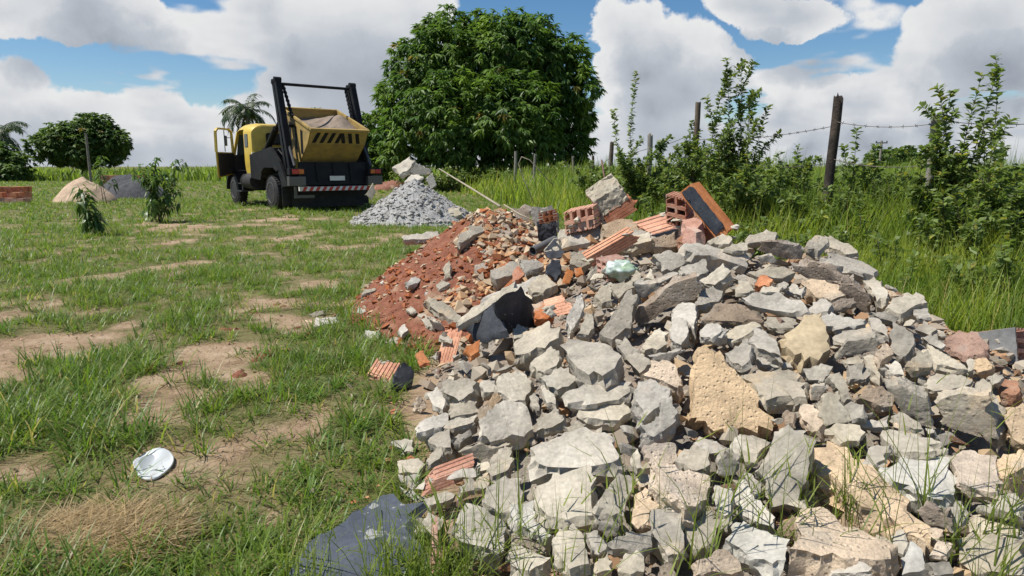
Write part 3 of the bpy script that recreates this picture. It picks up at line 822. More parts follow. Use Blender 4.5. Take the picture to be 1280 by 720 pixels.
# traced chunks: tile origin, zoom 4.5; code, tilt, outline
TRACED = {
(640, 400): '''
g - 270,165 300,110 430,115 560,140 635,225 600,300 520,355 440,345 330,270
g - 0,130 90,70 200,30 265,60 260,120 180,180 60,215 0,220
l - 0,60 40,25 95,65 60,110 5,120
g L 75,275 210,175 265,215 245,290 165,330 110,305
l - 150,345 230,300 320,280 385,345 350,385 250,430 190,400
l - 300,420 420,365 650,350 690,370 660,445 480,480 420,490 310,480
l U 365,490 480,480 670,440 680,530 610,580 470,578 390,545
g - 670,430 700,370 770,345 840,370 890,440 870,480 830,520 750,560 710,545 680,470
g R 725,650 830,590 840,490 900,470 960,560 935,600 880,670 800,705 725,690
g - 585,115 640,115 720,180 805,260 800,290 720,315 650,240 590,150
l - 720,160 760,90 830,55 880,80 870,150 810,185 740,185
l - 880,70 900,10 990,0 1000,120 950,160 895,150
g D 765,205 850,190 960,160 970,180 890,235 810,250
t - 700,330 790,260 900,250 940,300 965,400 940,420 850,370
g - 140,590 230,520 290,530 290,600 180,640 130,650
g - 295,610 370,570 420,590 400,620 320,640
l - 430,630 500,625 520,670 480,710 440,690
g - 95,440 130,410 155,450 150,500 110,490
g - 150,390 180,380 240,450 245,490 190,480''',
(480, 480): '''
l - 540,240 680,105 790,125 850,190 860,290 800,330 690,345 610,360 540,320
g D 410,385 540,320 610,360 700,340 600,410 540,430
g - 360,130 420,115 530,110 530,180 370,210
g - 325,235 400,205 530,180 520,225 380,265 325,260
b - 525,170 610,70 650,60 675,85 640,130 540,235
l U 175,225 340,165 360,220 330,255 180,285
g - 210,290 370,265 390,310 380,370 320,380 260,350
g - 380,310 490,265 500,300 430,345
g - 330,10 470,-30 540,0 520,60 430,115 330,60
l - 540,-10 630,-20 640,50 560,60
l - 640,40 640,-40 760,-60 850,0 840,40 800,110 730,120 650,80
l - 245,70 300,20 370,90 330,160 260,130
t R 175,110 190,75 235,95 240,130 205,170 175,150
l - 35,340 120,310 170,320 170,400 110,400
g - 230,450 270,380 320,365 330,410 290,450 240,480
l - 75,440 200,425 240,460 200,510 90,510
g - 80,520 210,510 200,590 160,610 130,590
g - 600,420 680,360 725,370 725,450 690,530 610,540 580,500
g - 520,540 590,500 600,560 570,610 510,600
l - 420,590 490,535 530,550 510,610 430,630
l U 800,430 845,330 960,305 1140,270 1300,300 1345,420 1325,475 1150,495 990,500 830,495
l - 520,440 590,440 600,480 540,500 520,480
g - 230,660 290,610 410,610 400,650 330,680 250,700''',
(500, 560): '''
l - 490,250 600,170 690,200 710,260 690,340 640,400 560,400 470,330
w U 600,320 740,320 760,430 850,450 850,510 800,530 690,470 620,420
l - 747,257 842,185 922,180 1049,140 1103,252 1094,427 927,446 810,423 756,360
l - 280,430 390,300 500,370 590,420 600,560 580,650 450,600 340,550
l - 600,480 720,560 840,640 780,720 600,700 590,600
l - 90,420 160,370 240,400 250,460 180,500 100,480
l - 0,230 100,260 160,300 100,320 30,280
b - 250,480 280,430 340,500 360,580 300,600 250,560
b - 600,470 720,530 830,560 830,620 760,610 660,540''',
(690, 560): '''
l - 240,330 300,260 340,180 410,140 455,180 450,260 420,350 400,420 330,420 260,390
g D 250,400 380,440 380,500 310,500 260,460
t - 455,320 490,240 560,230 570,300 620,350 560,380 550,460 490,475 440,450
t - 560,110 640,100 700,130 800,160 900,180 920,220 880,320 820,370 760,365 680,310 600,230
t - 505,20 560,-10 700,-15 710,60 680,110 560,95 520,60
g - 690,100 715,20 800,10 880,30 890,120 850,165 760,140
g - 550,400 640,330 700,325 735,400 760,580 720,630 660,640 610,570 560,510
g - 740,450 860,395 945,450 930,530 860,620 780,610 720,540
g - 290,580 340,520 440,490 570,480 575,580 500,600 400,600
l - 370,670 410,610 470,595 520,630 520,720 400,730
l - 10,480 130,450 190,520 230,680 110,700 20,620
g - 180,480 260,470 320,570 260,620 220,600
l - 260,640 310,610 340,650 320,700 250,720 240,690
l - 440,30 480,20 520,140 480,130
g - 450,170 500,150 560,150 560,210 490,230
t - 800,650 900,600 980,570 1040,620 1090,720 800,740
b - 600,680 680,670 700,740 600,740''',
(880, 560): '''
l F 351,45 387,-90 472,-121 553,-112 630,-36 585,202 540,292 504,391 382,342 337,270 315,135
t U 585,135 603,36 675,-10 751,0 877,90 1035,225 1170,315 1192,405 1282,540 1260,585 1125,531 990,427 855,360 720,202
t U 504,382 607,333 720,382 810,472 922,504 1102,607 1102,684 810,684 675,666 495,607
w U 103,540 157,436 202,427 382,495 468,540 441,657 382,697 270,652 157,598
l - 165,240 190,165 260,230 290,310 350,360 410,420 400,480 320,450 200,400 165,330
l - 40,290 60,230 155,230 160,380 110,400 70,370
g - 80,410 150,390 170,430 130,470 100,450
b - 410,470 430,415 500,400 580,480 500,550 430,520
g - 210,140 260,150 330,210 335,290 290,280 250,210
g D 70,80 120,10 200,60 200,130 150,160 70,160
g - 200,20 310,40 300,100 220,90
g - 690,670 780,650 920,650 960,710 700,720''',
(1060, 560): '''
w U 150,110 300,55 570,75 620,200 590,320 480,310 330,240 170,170
t U 570,70 650,10 730,30 830,60 870,210 850,260 720,250 630,220
t U 830,70 990,20 1060,60 1000,130 880,200 850,150
l - 730,350 860,290 960,270 990,330 985,420 840,370
l U 690,390 780,365 900,390 990,440 990,520 880,520 770,490 710,450
g - 605,540 680,480 800,500 930,530 1000,520 1010,740 700,730 610,660
b D 390,350 440,315 580,350 600,430 620,490 560,450 430,440
l - 560,350 640,300 690,380 640,450 590,430
t - 450,440 550,460 500,540 450,520
t - 500,520 600,540 560,620 450,610
w - 300,640 350,530 420,590 450,700 300,740
l - 460,650 560,660 600,720 470,740
g - 80,110 130,0 240,0 210,80 130,130
l - 240,500 300,480 350,530 310,610 250,590''',
(860, 400): '''
t F 0,560 20,200 60,130 130,115 180,160 230,260 300,330 360,410 400,500 470,560 465,640 380,650 230,655 170,660 90,610 40,570
g U 295,330 370,290 590,270 650,330 685,370 680,460 600,470 590,450 450,475 400,440 370,390
g - 200,210 330,125 355,160 355,250 300,290 230,250
g - 335,110 370,60 430,70 520,140 530,215 460,195 390,170 340,140
g - 385,215 400,170 470,200 580,250 590,275 480,275 400,250
y - 520,120 610,70 640,0 740,0 770,60 800,130 790,210 720,270 640,280 590,240 530,180
l - 170,110 230,60 370,15 420,50 330,100 240,145
g - 50,80 140,15 210,40 200,70 150,110 60,110
l - 650,290 750,250 820,270 800,320 760,360 680,350
g D 685,370 770,360 790,380 740,460 690,450
g - 780,330 850,315 890,350 930,470 880,480 840,400
l - 740,460 760,430 850,390 850,460 915,550 910,600 780,610 740,540
t - 600,520 640,480 700,490 770,550 770,590 740,640 680,610 610,560
b - 530,530 560,505 600,520 600,600 550,600
l - 760,640 830,605 970,600 990,650 960,700 850,720
g D 797,225 900,113 1058,90 1116,126 1013,180 900,212 810,238
g - 890,260 990,255 990,350 910,345
l - 870,230 960,210 990,230 980,255 890,255
l - 245,690 280,645 400,670 480,700 400,760 260,760
g - 20,690 60,670 180,690 230,760 20,760
g - 880,500 920,480 990,480 990,560 920,575 890,540''',
(1060, 400): '''
g D 480,460 500,430 620,410 790,410 810,450 780,500 840,600 850,680 800,690 650,630 510,590 490,540
l R 740,490 800,440 850,470 900,540 930,680 870,720 845,690 790,570
g D 200,350 280,340 380,400 450,430 490,560 480,595 420,590 300,530 240,430
b - 55,440 110,375 200,380 270,460 260,500 200,505 100,470
l - 240,90 260,40 330,70 380,110 390,200 330,235 280,250 240,180
g - 330,270 400,190 450,190 495,240 480,290 370,300
l - 420,180 440,150 560,200 660,260 690,300 620,290 500,270
r - 530,160 540,110 620,60 720,80 790,160 780,200 670,220 560,190
t - 710,290 720,240 780,220 820,250 820,300 740,310
l - 665,230 760,225 715,290 680,300
l U 400,370 490,300 620,310 700,330 690,370 610,400 480,410 430,390
l - 690,390 760,330 820,400 800,440 740,410
r - 840,380 860,330 950,350 985,400 920,450 850,430
t - 890,510 1000,470 1050,600 1000,720 930,690 890,560
l - 770,330 830,305 870,330 850,360 810,370
g - 240,555 290,530 420,590 430,630 370,630 300,600
l U 180,640 230,620 350,640 500,680 530,710 500,760 330,780 230,730
t - 240,610 260,570 420,650 350,645
g - 65,590 130,560 230,560 240,610 150,615
l - 100,200 150,220 230,330 180,360 130,310
l - 200,260 260,230 300,270 310,320 240,310
t - 145,200 210,145 255,205 190,240
g - 0,270 110,265 130,310 100,340 0,345
l - 435,620 480,610 490,640 450,650
l - 410,100 500,95 540,150 520,170 450,140''',
(1000, 280): '''
g - 130,65 170,70 300,130 335,160 320,185 260,180 170,140
g - 35,120 90,80 160,85 170,120 110,180 50,160
g - 120,200 180,160 280,190 390,230 445,270 430,300 360,290 250,250 180,240
b D -67,220 -13,207 108,207 216,257 315,338 382,382 418,450 382,517 315,477 292,396 225,346 135,315 0,301 -45,261
l - 350,330 410,310 450,340 500,410 480,440 430,445 400,390
t - 460,350 560,410 500,415
l - 480,460 560,420 660,395 710,420 720,460 650,475 570,530 490,500
l - 640,490 720,480 740,530 670,540
g - 385,500 470,500 560,530 540,570 440,540
l - 380,540 430,540 500,620 500,660 400,610
l - 100,530 180,505 290,540 380,550 370,580 290,600 200,615 140,590
g - 165,635 250,600 390,580 430,630 350,650 250,680 170,670
b - 180,490 165,460 230,430 310,420 325,455 240,490
t U 0,320 130,315 220,350 260,410 180,440 90,420 0,345
l - 40,500 70,450 130,420 190,450 160,500 90,520
g - 650,600 700,545 780,600 740,640
g - 760,600 800,600 820,640 770,640''',
(840, 270): '''
g - 40,170 100,150 250,180 380,200 455,250 430,310 330,280 210,240 120,240 60,210
g - 410,130 530,80 590,100 580,140 490,150 430,160
b D 480,190 500,140 600,140 720,160 745,190 730,240 640,245 550,215
l - 290,195 370,150 430,160 430,200 340,210
g - 180,155 280,110 340,140 320,170 240,175
g D 475,225 570,215 590,260 500,265
l - 430,320 500,295 640,290 695,325 640,365 540,350 480,350
o - 470,400 500,350 540,340 570,370 560,390 490,410
g U 330,345 400,325 480,365 470,395 380,370
l - 350,420 370,380 430,370 470,430 440,450 360,450
l - 150,385 290,280 330,330 290,375 240,410 170,400
l - 490,415 560,390 615,410 600,435 500,440
g - 130,490 160,420 230,400 290,430 270,490 190,515 140,510
l - 390,470 450,440 600,435 740,480 765,550 680,560 570,545 450,520
b U 150,560 250,485 370,490 520,560 515,590 400,600 160,595
g - 515,600 540,565 690,565 720,610 690,640 600,645 540,630
l - 0,540 60,490 140,510 150,560 130,660 90,620 0,600
l - 40,300 190,255 210,320 150,350 60,330
l - 0,215 50,205 90,260 40,300 0,290
l - 640,440 670,390 745,410 730,460
l - 590,385 630,370 660,395 640,420 600,410
r - 20,130 110,75 200,110 210,130 100,150 40,170''',
(640, 280): '''
b D 690,560 710,470 800,400 900,320 1025,292 1058,324 1044,414 990,432 880,470 800,520 700,580
g - 480,650 550,540 640,400 690,390 705,440 680,480 670,620 590,650 560,680
l - 300,560 400,360 415,440 400,510 360,600 330,630
l - 365,630 420,500 460,500 465,600 430,640
l - 455,420 500,360 560,370 555,450 500,470
g - 540,380 560,340 680,330 690,370 630,400 600,430
g D 680,330 800,330 860,310 930,280 850,340 770,400 720,430 700,390
g - 780,190 900,160 960,180 990,240 900,290 850,290 840,240
l - 655,330 700,270 730,290 720,330
l - 740,310 775,265 800,290 795,325
l - 90,360 140,300 200,290 260,350 180,400 110,395
g - 40,210 160,215 190,250 80,290
g U -216,486 -180,414 90,315 189,261 225,297 180,351 0,441 -135,504
l - 40,380 110,420 90,460 30,400''',
(520, 260): '''
g - 30,530 60,515 140,540 220,590 265,640 240,665 170,640 90,590
b U 405,120 450,75 520,90 540,140 500,190 440,160
g U 245,160 300,110 380,95 405,120 390,140 320,170 250,215 235,200
b - 310,380 330,330 390,305 410,340 405,390 350,420
l - 150,350 190,300 200,340 185,380 210,420 160,400
g - 420,360 560,290 590,330 560,380 460,420 425,400
p - 540,360 580,340 640,370 600,400 530,440
w - 50,490 90,450 120,470 70,500
l - 110,440 150,410 195,430 130,470
g U -75,160 60,140 130,135 135,155 80,180 -75,185
g D 70,620 140,650 180,700 100,680
g - 0,600 60,600 110,680 60,680
l - 250,680 230,660 410,530 460,545''',
(380, 340): '''
b - 5,190 90,160 130,210 60,220 5,220
g - 25,240 110,220 120,240 40,265
l - 50,320 70,255 200,255 200,290 100,310
t - 0,270 50,280 20,305
w - 330,405 345,340 430,335 437,400
w - 280,240 310,205 350,220 340,250
w - 570,70 600,35 680,35 640,70 590,85
w - 425,65 440,50 480,60 450,75
l - 525,330 560,295 590,330 550,360
g - 440,400 520,370 580,400 480,420
l - 575,215 600,195 630,220 600,235
g - 310,140 330,100 410,90 400,110
o - 630,470 675,450 705,520 650,540
o - 910,440 990,396 995,460 945,485
p - 292,840 346,815 400,878 360,945 300,900
g - 823,396 855,360 873,470 837,495''',
}
LMK = {}       # landmark pieces get a hand-written label: (tile, index) -> (label, short name for others)
LMK[(640, 400), 0] = ('large rounded grey concrete rock at the heart of the heap', 'the rounded grey central rock')
LMK[(640, 400), 5] = ('pale flat slab lying on top of a matching slab in mid heap', 'the stacked pair of slabs')
LMK[(640, 400), 6] = ('lower pale slab of the stacked pair in mid heap', None)
LMK[(860, 400), 0] = ('big crumbly tan slab standing upright in the middle of the heap', 'the big upright tan slab')
LMK[(860, 400), 1] = ('flat topped grey block right of the big upright tan slab', None)
LMK[(860, 400), 5] = ('smooth ochre yellow screed piece shaped like a bottle neck', 'the ochre screed piece')
LMK[(480, 480), 0] = ('broad smooth white grey slab above the red grooved brick', 'the broad white slab')
LMK[(480, 480), 20] = ('long pale rough sided block spanning a dark gap low in front', 'the long pale block')
LMK[(500, 560), 2] = ('wide tan grey plate lying below the long pale block', None)
LMK[(690, 560), 3] = ('large sandy tan plate with pale rim in the lower middle', 'the sandy tan plate')
LMK[(880, 560), 0] = ('tall smooth grey slab leaning in the lower right of the heap', 'the tall smooth grey slab')
LMK[(880, 560), 1] = ('long tan slab sloping down to the right with shaded underside', 'the long sloping tan slab')
LMK[(880, 560), 2] = ('flat orange tan plate at the bottom under the long sloping slab', 'the bottom orange tan plate')
LMK[(880, 560), 3] = ('thick whitish block with dark shaded front at the bottom edge', 'the whitish bottom block')
LMK[(1060, 560), 0] = ('white topped block with broken brown front at lower right', 'the white topped block')
LMK[(1060, 560), 5] = ('big grey tan slab in the bottom right corner', 'the bottom right corner slab')
LMK[(1060, 400), 0] = ('large squarish grey block with shaded front at the right edge', 'the squarish shaded block')
LMK[(1060, 400), 7] = ('reddish brown mortar lump by the grey slab at far right', 'the reddish mortar lump')
LMK[(1060, 400), 4] = ('upright smooth pale slab on the right shoulder of the heap', 'the upright pale slab')
LMK[(1000, 280), 3] = ('long brown overhanging slab curving down the right ridge', 'the brown overhanging slab')
LMK[(1000, 280), 6] = ('pale flat slab at the right end of the ridge', None)
LMK[(840, 270), 0] = ('long diagonal grey slab near the top of the ridge', 'the long diagonal ridge slab')
LMK[(840, 270), 13] = ('wide pale flat slab just under the ridge', 'the wide pale ridge slab')
LMK[(840, 270), 2] = ('brown rounded lump overhanging on the ridge line', 'the brown ridge lump')
LMK[(640, 280), 0] = ('long brown slab bridging a dark hollow below the bricks', 'the brown bridging slab')
LMK[(640, 280), 1] = ('tongue shaped smooth grey slab standing on end', 'the tongue shaped slab')
LMK[(640, 280), 12] = ('long pale concrete beam above the black painted block', 'the long pale beam')
LMK[(520, 260), 0] = ('rough grey slab leaning at the foot of the red soil', 'the slab by the red soil')
LMK[(520, 260), 1] = ('beige boulder on top of the red soil', None)
LMK[(520, 260), 9] = ('thin flat stone lying on the left flank of the red soil', 'the thin flat stone')
LMK[(380, 340), 2] = ('pale half buried slab in the grass left of the red soil', 'the half buried pale slab')
LMK[(380, 340), 4] = ('white broken tile at the foot of the red soil', None)

SHORT = []
for (ox, oy), txt in TRACED.items():
    for i, line in enumerate(txt.strip().split('\n')):
        f = line.split()
        poly = [(ox + float(a.split(',')[0]) / 4.5, oy + float(a.split(',')[1]) / 4.5) for a in f[2:]]
        lk = LMK.get(((ox, oy), i))
        o = rock(poly, f[0], f[1], label=lk[0] if lk else None)
        if lk and lk[1]: SHORT.append((ROCKS[-1], lk[1]))
# ------------------------------------------------------------------ core of the heap and the red soil
def height_mesh(name, fn, x0, x1, y0, y1, step, mat, zcut=.004, smooth=True):
    xs = np.arange(x0, x1, step); ys = np.arange(y0, y1, step)
    X, Y = np.meshgrid(xs, ys); Z = fn(X, Y)
    G = GHa(X, Y) - .03
    keep = Z > zcut
    Z = np.where(keep, Z, G)
    ny, nx = X.shape; idx = np.arange(nx * ny).reshape(ny, nx)
    k4 = keep[:-1, :-1] | keep[:-1, 1:] | keep[1:, 1:] | keep[1:, :-1]
    Fq = np.stack([idx[:-1, :-1], idx[:-1, 1:], idx[1:, 1:], idx[1:, :-1]], -1)[k4]
    used = np.unique(Fq); remap = -np.ones(nx * ny, int); remap[used] = np.arange(len(used))
    V = np.stack([X, Y, Z], -1).reshape(-1, 3)[used]
    return np_mesh(name, V, remap[Fq], mat, smooth=smooth)

def nz(X, Y, f, o=3, s=0.):
    return fbm(np.stack([X * f, Y * f, 0 * X + s], -1).reshape(-1, 3), o).reshape(X.shape)

MAT_GRIT = mineral('rubble_grit', (.30, .25, .19), scale=14, bump=1.0, pits=.8, var=0, patch=(.36, .24, .15), patch_scale=3)
MAT_RED = mineral('red_earth', (.245, .078, .034), dark=(.16, .046, .021), light=(.33, .125, .062), scale=13, bump=1.0, pits=.5, var=0, patch=(.44, .30, .18), patch_scale=2.2, patch_lo=.60)
core = height_mesh('rubble_core', lambda X, Y: PHa(X, Y, (0, 1, 2, 4, 5)) - .15 + .03 * nz(X, Y, 5, 3) + .015 * nz(X, Y, 21, 2, 4), -2, 5, .6, 7.2, .035, MAT_GRIT)
tag(core, 'grit and mortar dust filling the heart of the rubble heap', 'rubble', kind='stuff')
soil = height_mesh('red_soil_mound', lambda X, Y: PHa(X, Y, (3,)) - .02 + .055 * nz(X, Y, 3.1, 3, 2) + .022 * nz(X, Y, 13, 3, 7), -2.3, 2.0, 3.8, 8.2, .025, MAT_RED)
tag(soil, 'heap of loose red earth at the left end of the rubble', 'soil heap')

MAT_PEB = leafmat('loose_fragments', (.36, .31, .25), trans=0.0, rough=.95, spec=.2)
def scatter_pebbles(name, n, fn, box, sizes, palette, label, cat, cond=None, sink=.3):
    x = rng.uniform(box[0], box[1], n); y = rng.uniform(box[2], box[3], n)
    z = fn(x, y); ok = z > .0
    if cond is not None: ok &= cond(x, y)
    x, y, z = x[ok], y[ok], z[ok]; n = len(x)
    sz = sizes[0] + (sizes[1] - sizes[0]) * rng.random(n) ** 5
    pal = np.array(palette); c = pal[rng.integers(0, len(pal), n)] * rng.uniform(.75, 1.2, (n, 1))
    V, Fq, C = pebbles(np.stack([x, y, z + sz * (.5 - sink)], -1), sz, c)
    o = np_mesh(name, V, Fq, MAT_PEB, col=C, flat=True)
    return tag(o, label, cat, kind='stuff')
soilz = lambda X, Y: PHa(X, Y, (3,)) - .02 + .055 * nz(X, Y, 3.1, 3, 2) + .022 * nz(X, Y, 13, 3, 7)
scatter_pebbles('soil_clods', 9000, lambda x, y: np.where(PHa(x, y, (3,)) > .0, soilz(x, y), -1), (-1.8, 1.3, 4.2, 7.7), (.004, .036),
                [(.85, .32, .16), (.75, .28, .13), (.95, .40, .22), (1.25, .95, .70), (.65, .23, .11), (1.0, .50, .30), (1.2, 1.1, .95)], 'small clods, brick crumbs and pebbles strewn over the red earth', 'gravel')
upx = lambda x, y: 640 + F_PX * x / y
scatter_pebbles('mixed_debris', 15000, lambda x, y: np.where(PHa(x, y, (3,)) > .0, np.maximum(soilz(x, y), PHa(x, y, (0, 1, 2, 4, 5)) - .1), -1), (-1.2, 1.6, 4.2, 7.2), (.005, .060),
                [(1.25, 1.1, .9), (1.3, 1.2, 1.05), (1.1, .8, .55), (1.25, .85, .55), (1.0, .9, .8), (.9, .4, .22)], 'beige and tan broken debris mixed over the right side of the red earth', 'gravel',
                cond=lambda x, y: upx(x, y) + 90 * nz(x, y, 2.0, 3, 11) > 578)
scatter_pebbles('rubble_crumbs', 12000, lambda x, y: PHa(x, y, (0, 1, 2, 4, 5)) - .12 + .03 * nz(x, y, 5, 3), (-.9, 4, 1.2, 6), (.006, .060),
                [(1.1, 1.1, 1.05), (.9, .88, .85), (1.25, 1.05, .8), (1.0, .7, .5), (.8, .75, .7)], 'small crumbs of concrete and mortar between the larger chunks', 'gravel')
scatter_pebbles('foot_gravel', 2600, lambda x, y: GHa(x, y) + .03 * 0, (-2.2, 1.2, 1.6, 7.6), (.005, .03),
                [(1.1, 1.0, .9), (1.2, .75, .5), (.9, .85, .8), (1.1, .5, .3)], 'scattered grit on the ground along the foot of the heap', 'gravel',
                cond=lambda x, y: (PHa(x, y) < .06) & (PHa(x + .35, y - .1) > .02) & (GHa(x, y) > -1))

# rubble packed under and between the bricks of the ridge
for pl_, cd_, lb_ in (([(700, 290), (722, 282), (750, 284), (754, 300), (728, 308), (704, 304)], 'g', 'grey mortar lump under the grid brick'),
                      ([(748, 284), (772, 276), (797, 277), (800, 294), (770, 303), (752, 300)], 'b', 'brown mortar lump under the mortar capped brick'),
                      ([(778, 292), (800, 289), (822, 300), (818, 312), (790, 312)], 'l', 'pale lump under the flat ribbed brick'),
                      ([(815, 300), (850, 287), (868, 290), (872, 306), (840, 312), (818, 310)], 'b', 'brown lump below the dark mortar front'),
                      ([(850, 288), (868, 268), (892, 288), (906, 292), (900, 306), (862, 304)], 'r', 'reddish lump at the foot of the leaning fragment'),
                      ([(845, 262), (862, 250), (880, 272), (884, 296), (856, 292)], 'p', 'red brick piece propping the leaning fragment'),
                      ([(655, 292), (672, 290), (678, 304), (664, 310), (652, 304)], 't', 'tan lump left of the pipe mouth'),
                      ([(714, 318), (736, 314), (744, 330), (728, 340), (712, 334)], 'g', 'shaded grey lump under the long orange splinter'),
                      ([(640, 262), (656, 256), (668, 264), (664, 282), (646, 282)], 'b', 'earthy lump between red soil and plaster lump')):
    rock(pl_, cd_, '-', label=lb_, lift=-.03)

# ------------------------------------------------------------------ brick pieces
def frame3(P0, A, B, C):
    s, t, _ = pile_hit(P0[0], P0[1])
    t += (P0[2] if len(P0) > 2 else 0)
    p0 = at_depth(P0[0], P0[1], t)
    return p0, [at_depth(q[0], q[1], t + (q[2] if len(q) > 2 else 0)) - p0 for q in (A, B, C)]

def hollow(P0, A, B, C, axis, holes, code, label, name='brick_fragment', groove=True, jag=.12, res=(25, 17)):
    """hollow clay brick: webs and cells on a raster, extruded along its hole axis, one end broken"""
    p0, vec = frame3(P0, A, B, C)
    w = vec[axis]; a, b = [vec[i] for i in range(3) if i != axis]
    na, nb = res
    occ = np.ones((na, nb), bool)
    wa, wb = 2, 2
    for i in range(na):
        for j in range(nb):
            fa = (i + .5) / na * holes[0]; fb = (j + .5) / nb * holes[1]
            ia, ib = fa % 1, fb % 1
            ta = .5 - .5 * (1 - 2.1 * holes[0] / na); tb = .5 - .5 * (1 - 2.1 * holes[1] / nb)
            if ta < ia < 1 - ta and tb < ib < 1 - tb: occ[i, j] = False
            if groove and ((j in (0, nb - 1) and i % 4 == 2) or (i in (0, na - 1) and j % 4 == 2)): occ[i, j] = False
    # keep a continuous outer wall inside the grooves
    V = {}; verts = []; faces = []
    def vid(i, j, k):
        key = (i, j, k)
        if key not in V:
            fa, fb = i / na, j / nb
            fw = k
            if k == 1: fw = 1 + jag * mnoise.noise(Vector((fa * 3.1, fb * 2.7, P0[0] * .37))) * 2
            V[key] = len(verts); verts.append(p0 + a * fa + b * fb + w * fw)
        return V[key]
    for i in range(na):
        for j in range(nb):
            if not occ[i, j]: continue
            faces.append((vid(i, j, 0), vid(i, j + 1, 0), vid(i + 1, j + 1, 0), vid(i + 1, j, 0)))
            faces.append((vid(i, j, 1), vid(i + 1, j, 1), vid(i + 1, j + 1, 1), vid(i, j + 1, 1)))
            for di, dj, e in ((-1, 0, ((i, j), (i, j + 1))), (1, 0, ((i + 1, j + 1), (i + 1, j))), (0, -1, ((i + 1, j), (i, j))), (0, 1, ((i, j + 1), (i + 1, j + 1)))):
                ii, jj = i + di, j + dj
                if 0 <= ii < na and 0 <= jj < nb and occ[ii, jj]: continue
                (x0, y0), (x1, y1) = e
                faces.append((vid(x0, y0, 0), vid(x1, y1, 0), vid(x1, y1, 1), vid(x0, y0, 1)))
    c = p0 + (vec[0] + vec[1] + vec[2]) / 2
    me = bpy.data.meshes.new(name); me.from_pydata([v - c for v in verts], [], faces)
    bm = bmesh.new(); bm.from_mesh(me); bmesh.ops.recalc_face_normals(bm, faces=bm.faces[:]); bm.to_mesh(me); bm.free()
    o = link(name, me, CON[code], loc=c)
    tag(o, label, 'brick', 'hollow brick pieces in the heap')
    o['pxpos'] = ((P0[0] + A[0] + B[0]) / 3, (P0[1] + A[1] + B[1]) / 3)
    del o['pxpos']
    return o, p0, vec

def slabbox(name, p0, vec, mat, parent=None, rough=.5, grow=0.0, label=None, cat=None, seed=1):
    c = p0 + sum(vec, Vector()) / 2
    rnd = random.Random(seed)
    pts = []
    for i in (0, 1):
        for j in (0, 1):
            for k in (0, 1):
                p = p0 + vec[0] * i + vec[1] * j + vec[2] * k
                pts.append(c + (p - c) * (1 + grow) + Vector([rnd.uniform(-.004, .004) for _ in range(3)]))
    L_ = max(v.length for v in vec)
    # outer face normal = thinnest edge
    t = min(vec, key=lambda v: v.length); n = -t.normalized()
    me = rough_hull(pts, c, n, L_, rough, seed)
    off = c - (parent.location if parent else Vector())
    o = link(name, me, mat, parent, loc=off)
    if label: tag(o, label, cat)
    return o

ORN, DRK, PLS = CON['o'], CON['d'], CON['g']
# mortar capped block on the ridge
o, p, v = hollow((752, 270, -.02), (786, 248, .03), (746, 262, .05), (763, 284, .0), 0, (2, 3), 'p', 'upended brick with a thick white mortar cap, leftmost on the skyline', groove=True)
slabbox('mortar_cap', p + (at_depth(741, 252, 5.2) - at_depth(752, 270, 5.2)) * 1.0 - v[1] * .1, [v[0] * 1.03, (at_depth(752, 270, 5.2) - at_depth(741, 252, 5.2)) * 1.05, v[1] * 1.9], CON['l'], o, 1.0, seed=3)
# leaning wall fragment with dark face
o, p, v = hollow((863, 230, -.05), (909, 287, -.05), (874, 227, .12), (849, 241, -.02), 0, (2, 3), 'o', 'tall leaning wall fragment with dark painted face and orange edge', name='wall_fragment', jag=.05)
n_ = v[0].cross(v[2]).normalized(); n_ = n_ if n_.dot(CP - p) > 0 else -n_
slabbox('painted_face', p + n_ * .012 + v[0] * .02, [v[0] * .95, v[2] * .97, n_ * -.024 ], DRK, o, 1.0, seed=5)
# ribbed brick lying on the ridge, grey painted front
o, p, v = hollow((816, 293, -.03), (855, 281, .02), (791, 278, .10), (820, 304, .0), 0, (3, 2), 'o', 'broad ribbed orange brick lying flat with dark mortar front', jag=.06, res=(17, 13))
n_ = (CP - p).normalized()
slabbox('mortar_coat', p + v[2] * .1 + n_ * .014, [v[0] * 1.0, v[2] * .95, n_ * -.016], DRK, o, .6, seed=6)
# round hole brick
o, p, v = hollow((858, 286, .0), (833, 280, .02), (857, 249, .02), (868, 280, .16), 2, (2, 3), 'p', 'upright brick end with two dark holes beside the leaning fragment', jag=.05)
# grid brick
o, p, v = hollow((744, 285, .0), (707, 293, .0), (741, 258, .03), (752, 279, .16), 2, (4, 2), 'o', 'orange brick showing a grid of square cells to the camera')
slabbox('mortar_smear', p + v[0] * .12 + v[1] * .06 + v[2] * .06, [v[0] * .78, v[1] * .36, v[2] * .5], CON['l'], o, 1.0, seed=8)
# plastered brick at left of the group
o = rock([(664, 258), (690, 257), (699, 265), (699, 290), (672, 294), (664, 275)], 'g', 'F', thick=.14, label='plaster lump with brick core at the left end of the brick group')
q, p, v = hollow((693, 276, -.05), (674, 280, -.05), (692, 262, -.04), (697, 275, .06), 2, (3, 2), 'o', 'small brick end set in the leftmost plaster lump')
p, v = frame3((673, 303, -.09), (690, 299, -.09), (671, 277, -.06), (680, 302, -.02))
slabbox('painted_plaster_chunk', p, v, DRK, None, .7, label='small upright dark plaster plate leaning on the leftmost plaster lump', cat='rubble', seed=11)
# dark wedge with plaster top
p, v = frame3((680, 315, -.06), (733, 308, -.02), (694, 299, .06), (686, 324, -.04))
w_ = slabbox('painted_plaster_chunk', p, v, DRK, None, .6, label='long black painted block with pale plaster top near the pipe', cat='rubble', seed=12)
slabbox('plaster_top', p - v[2] * .16, [v[0] * .98, v[1] * .98, v[2] * .14], CON['l'], w_, .8, seed=13)
rock([(682, 333), (690, 325), (700, 324), (703, 340), (695, 352), (683, 345)], 'd', 'F', label='small dark rounded plaster piece under the long black block')
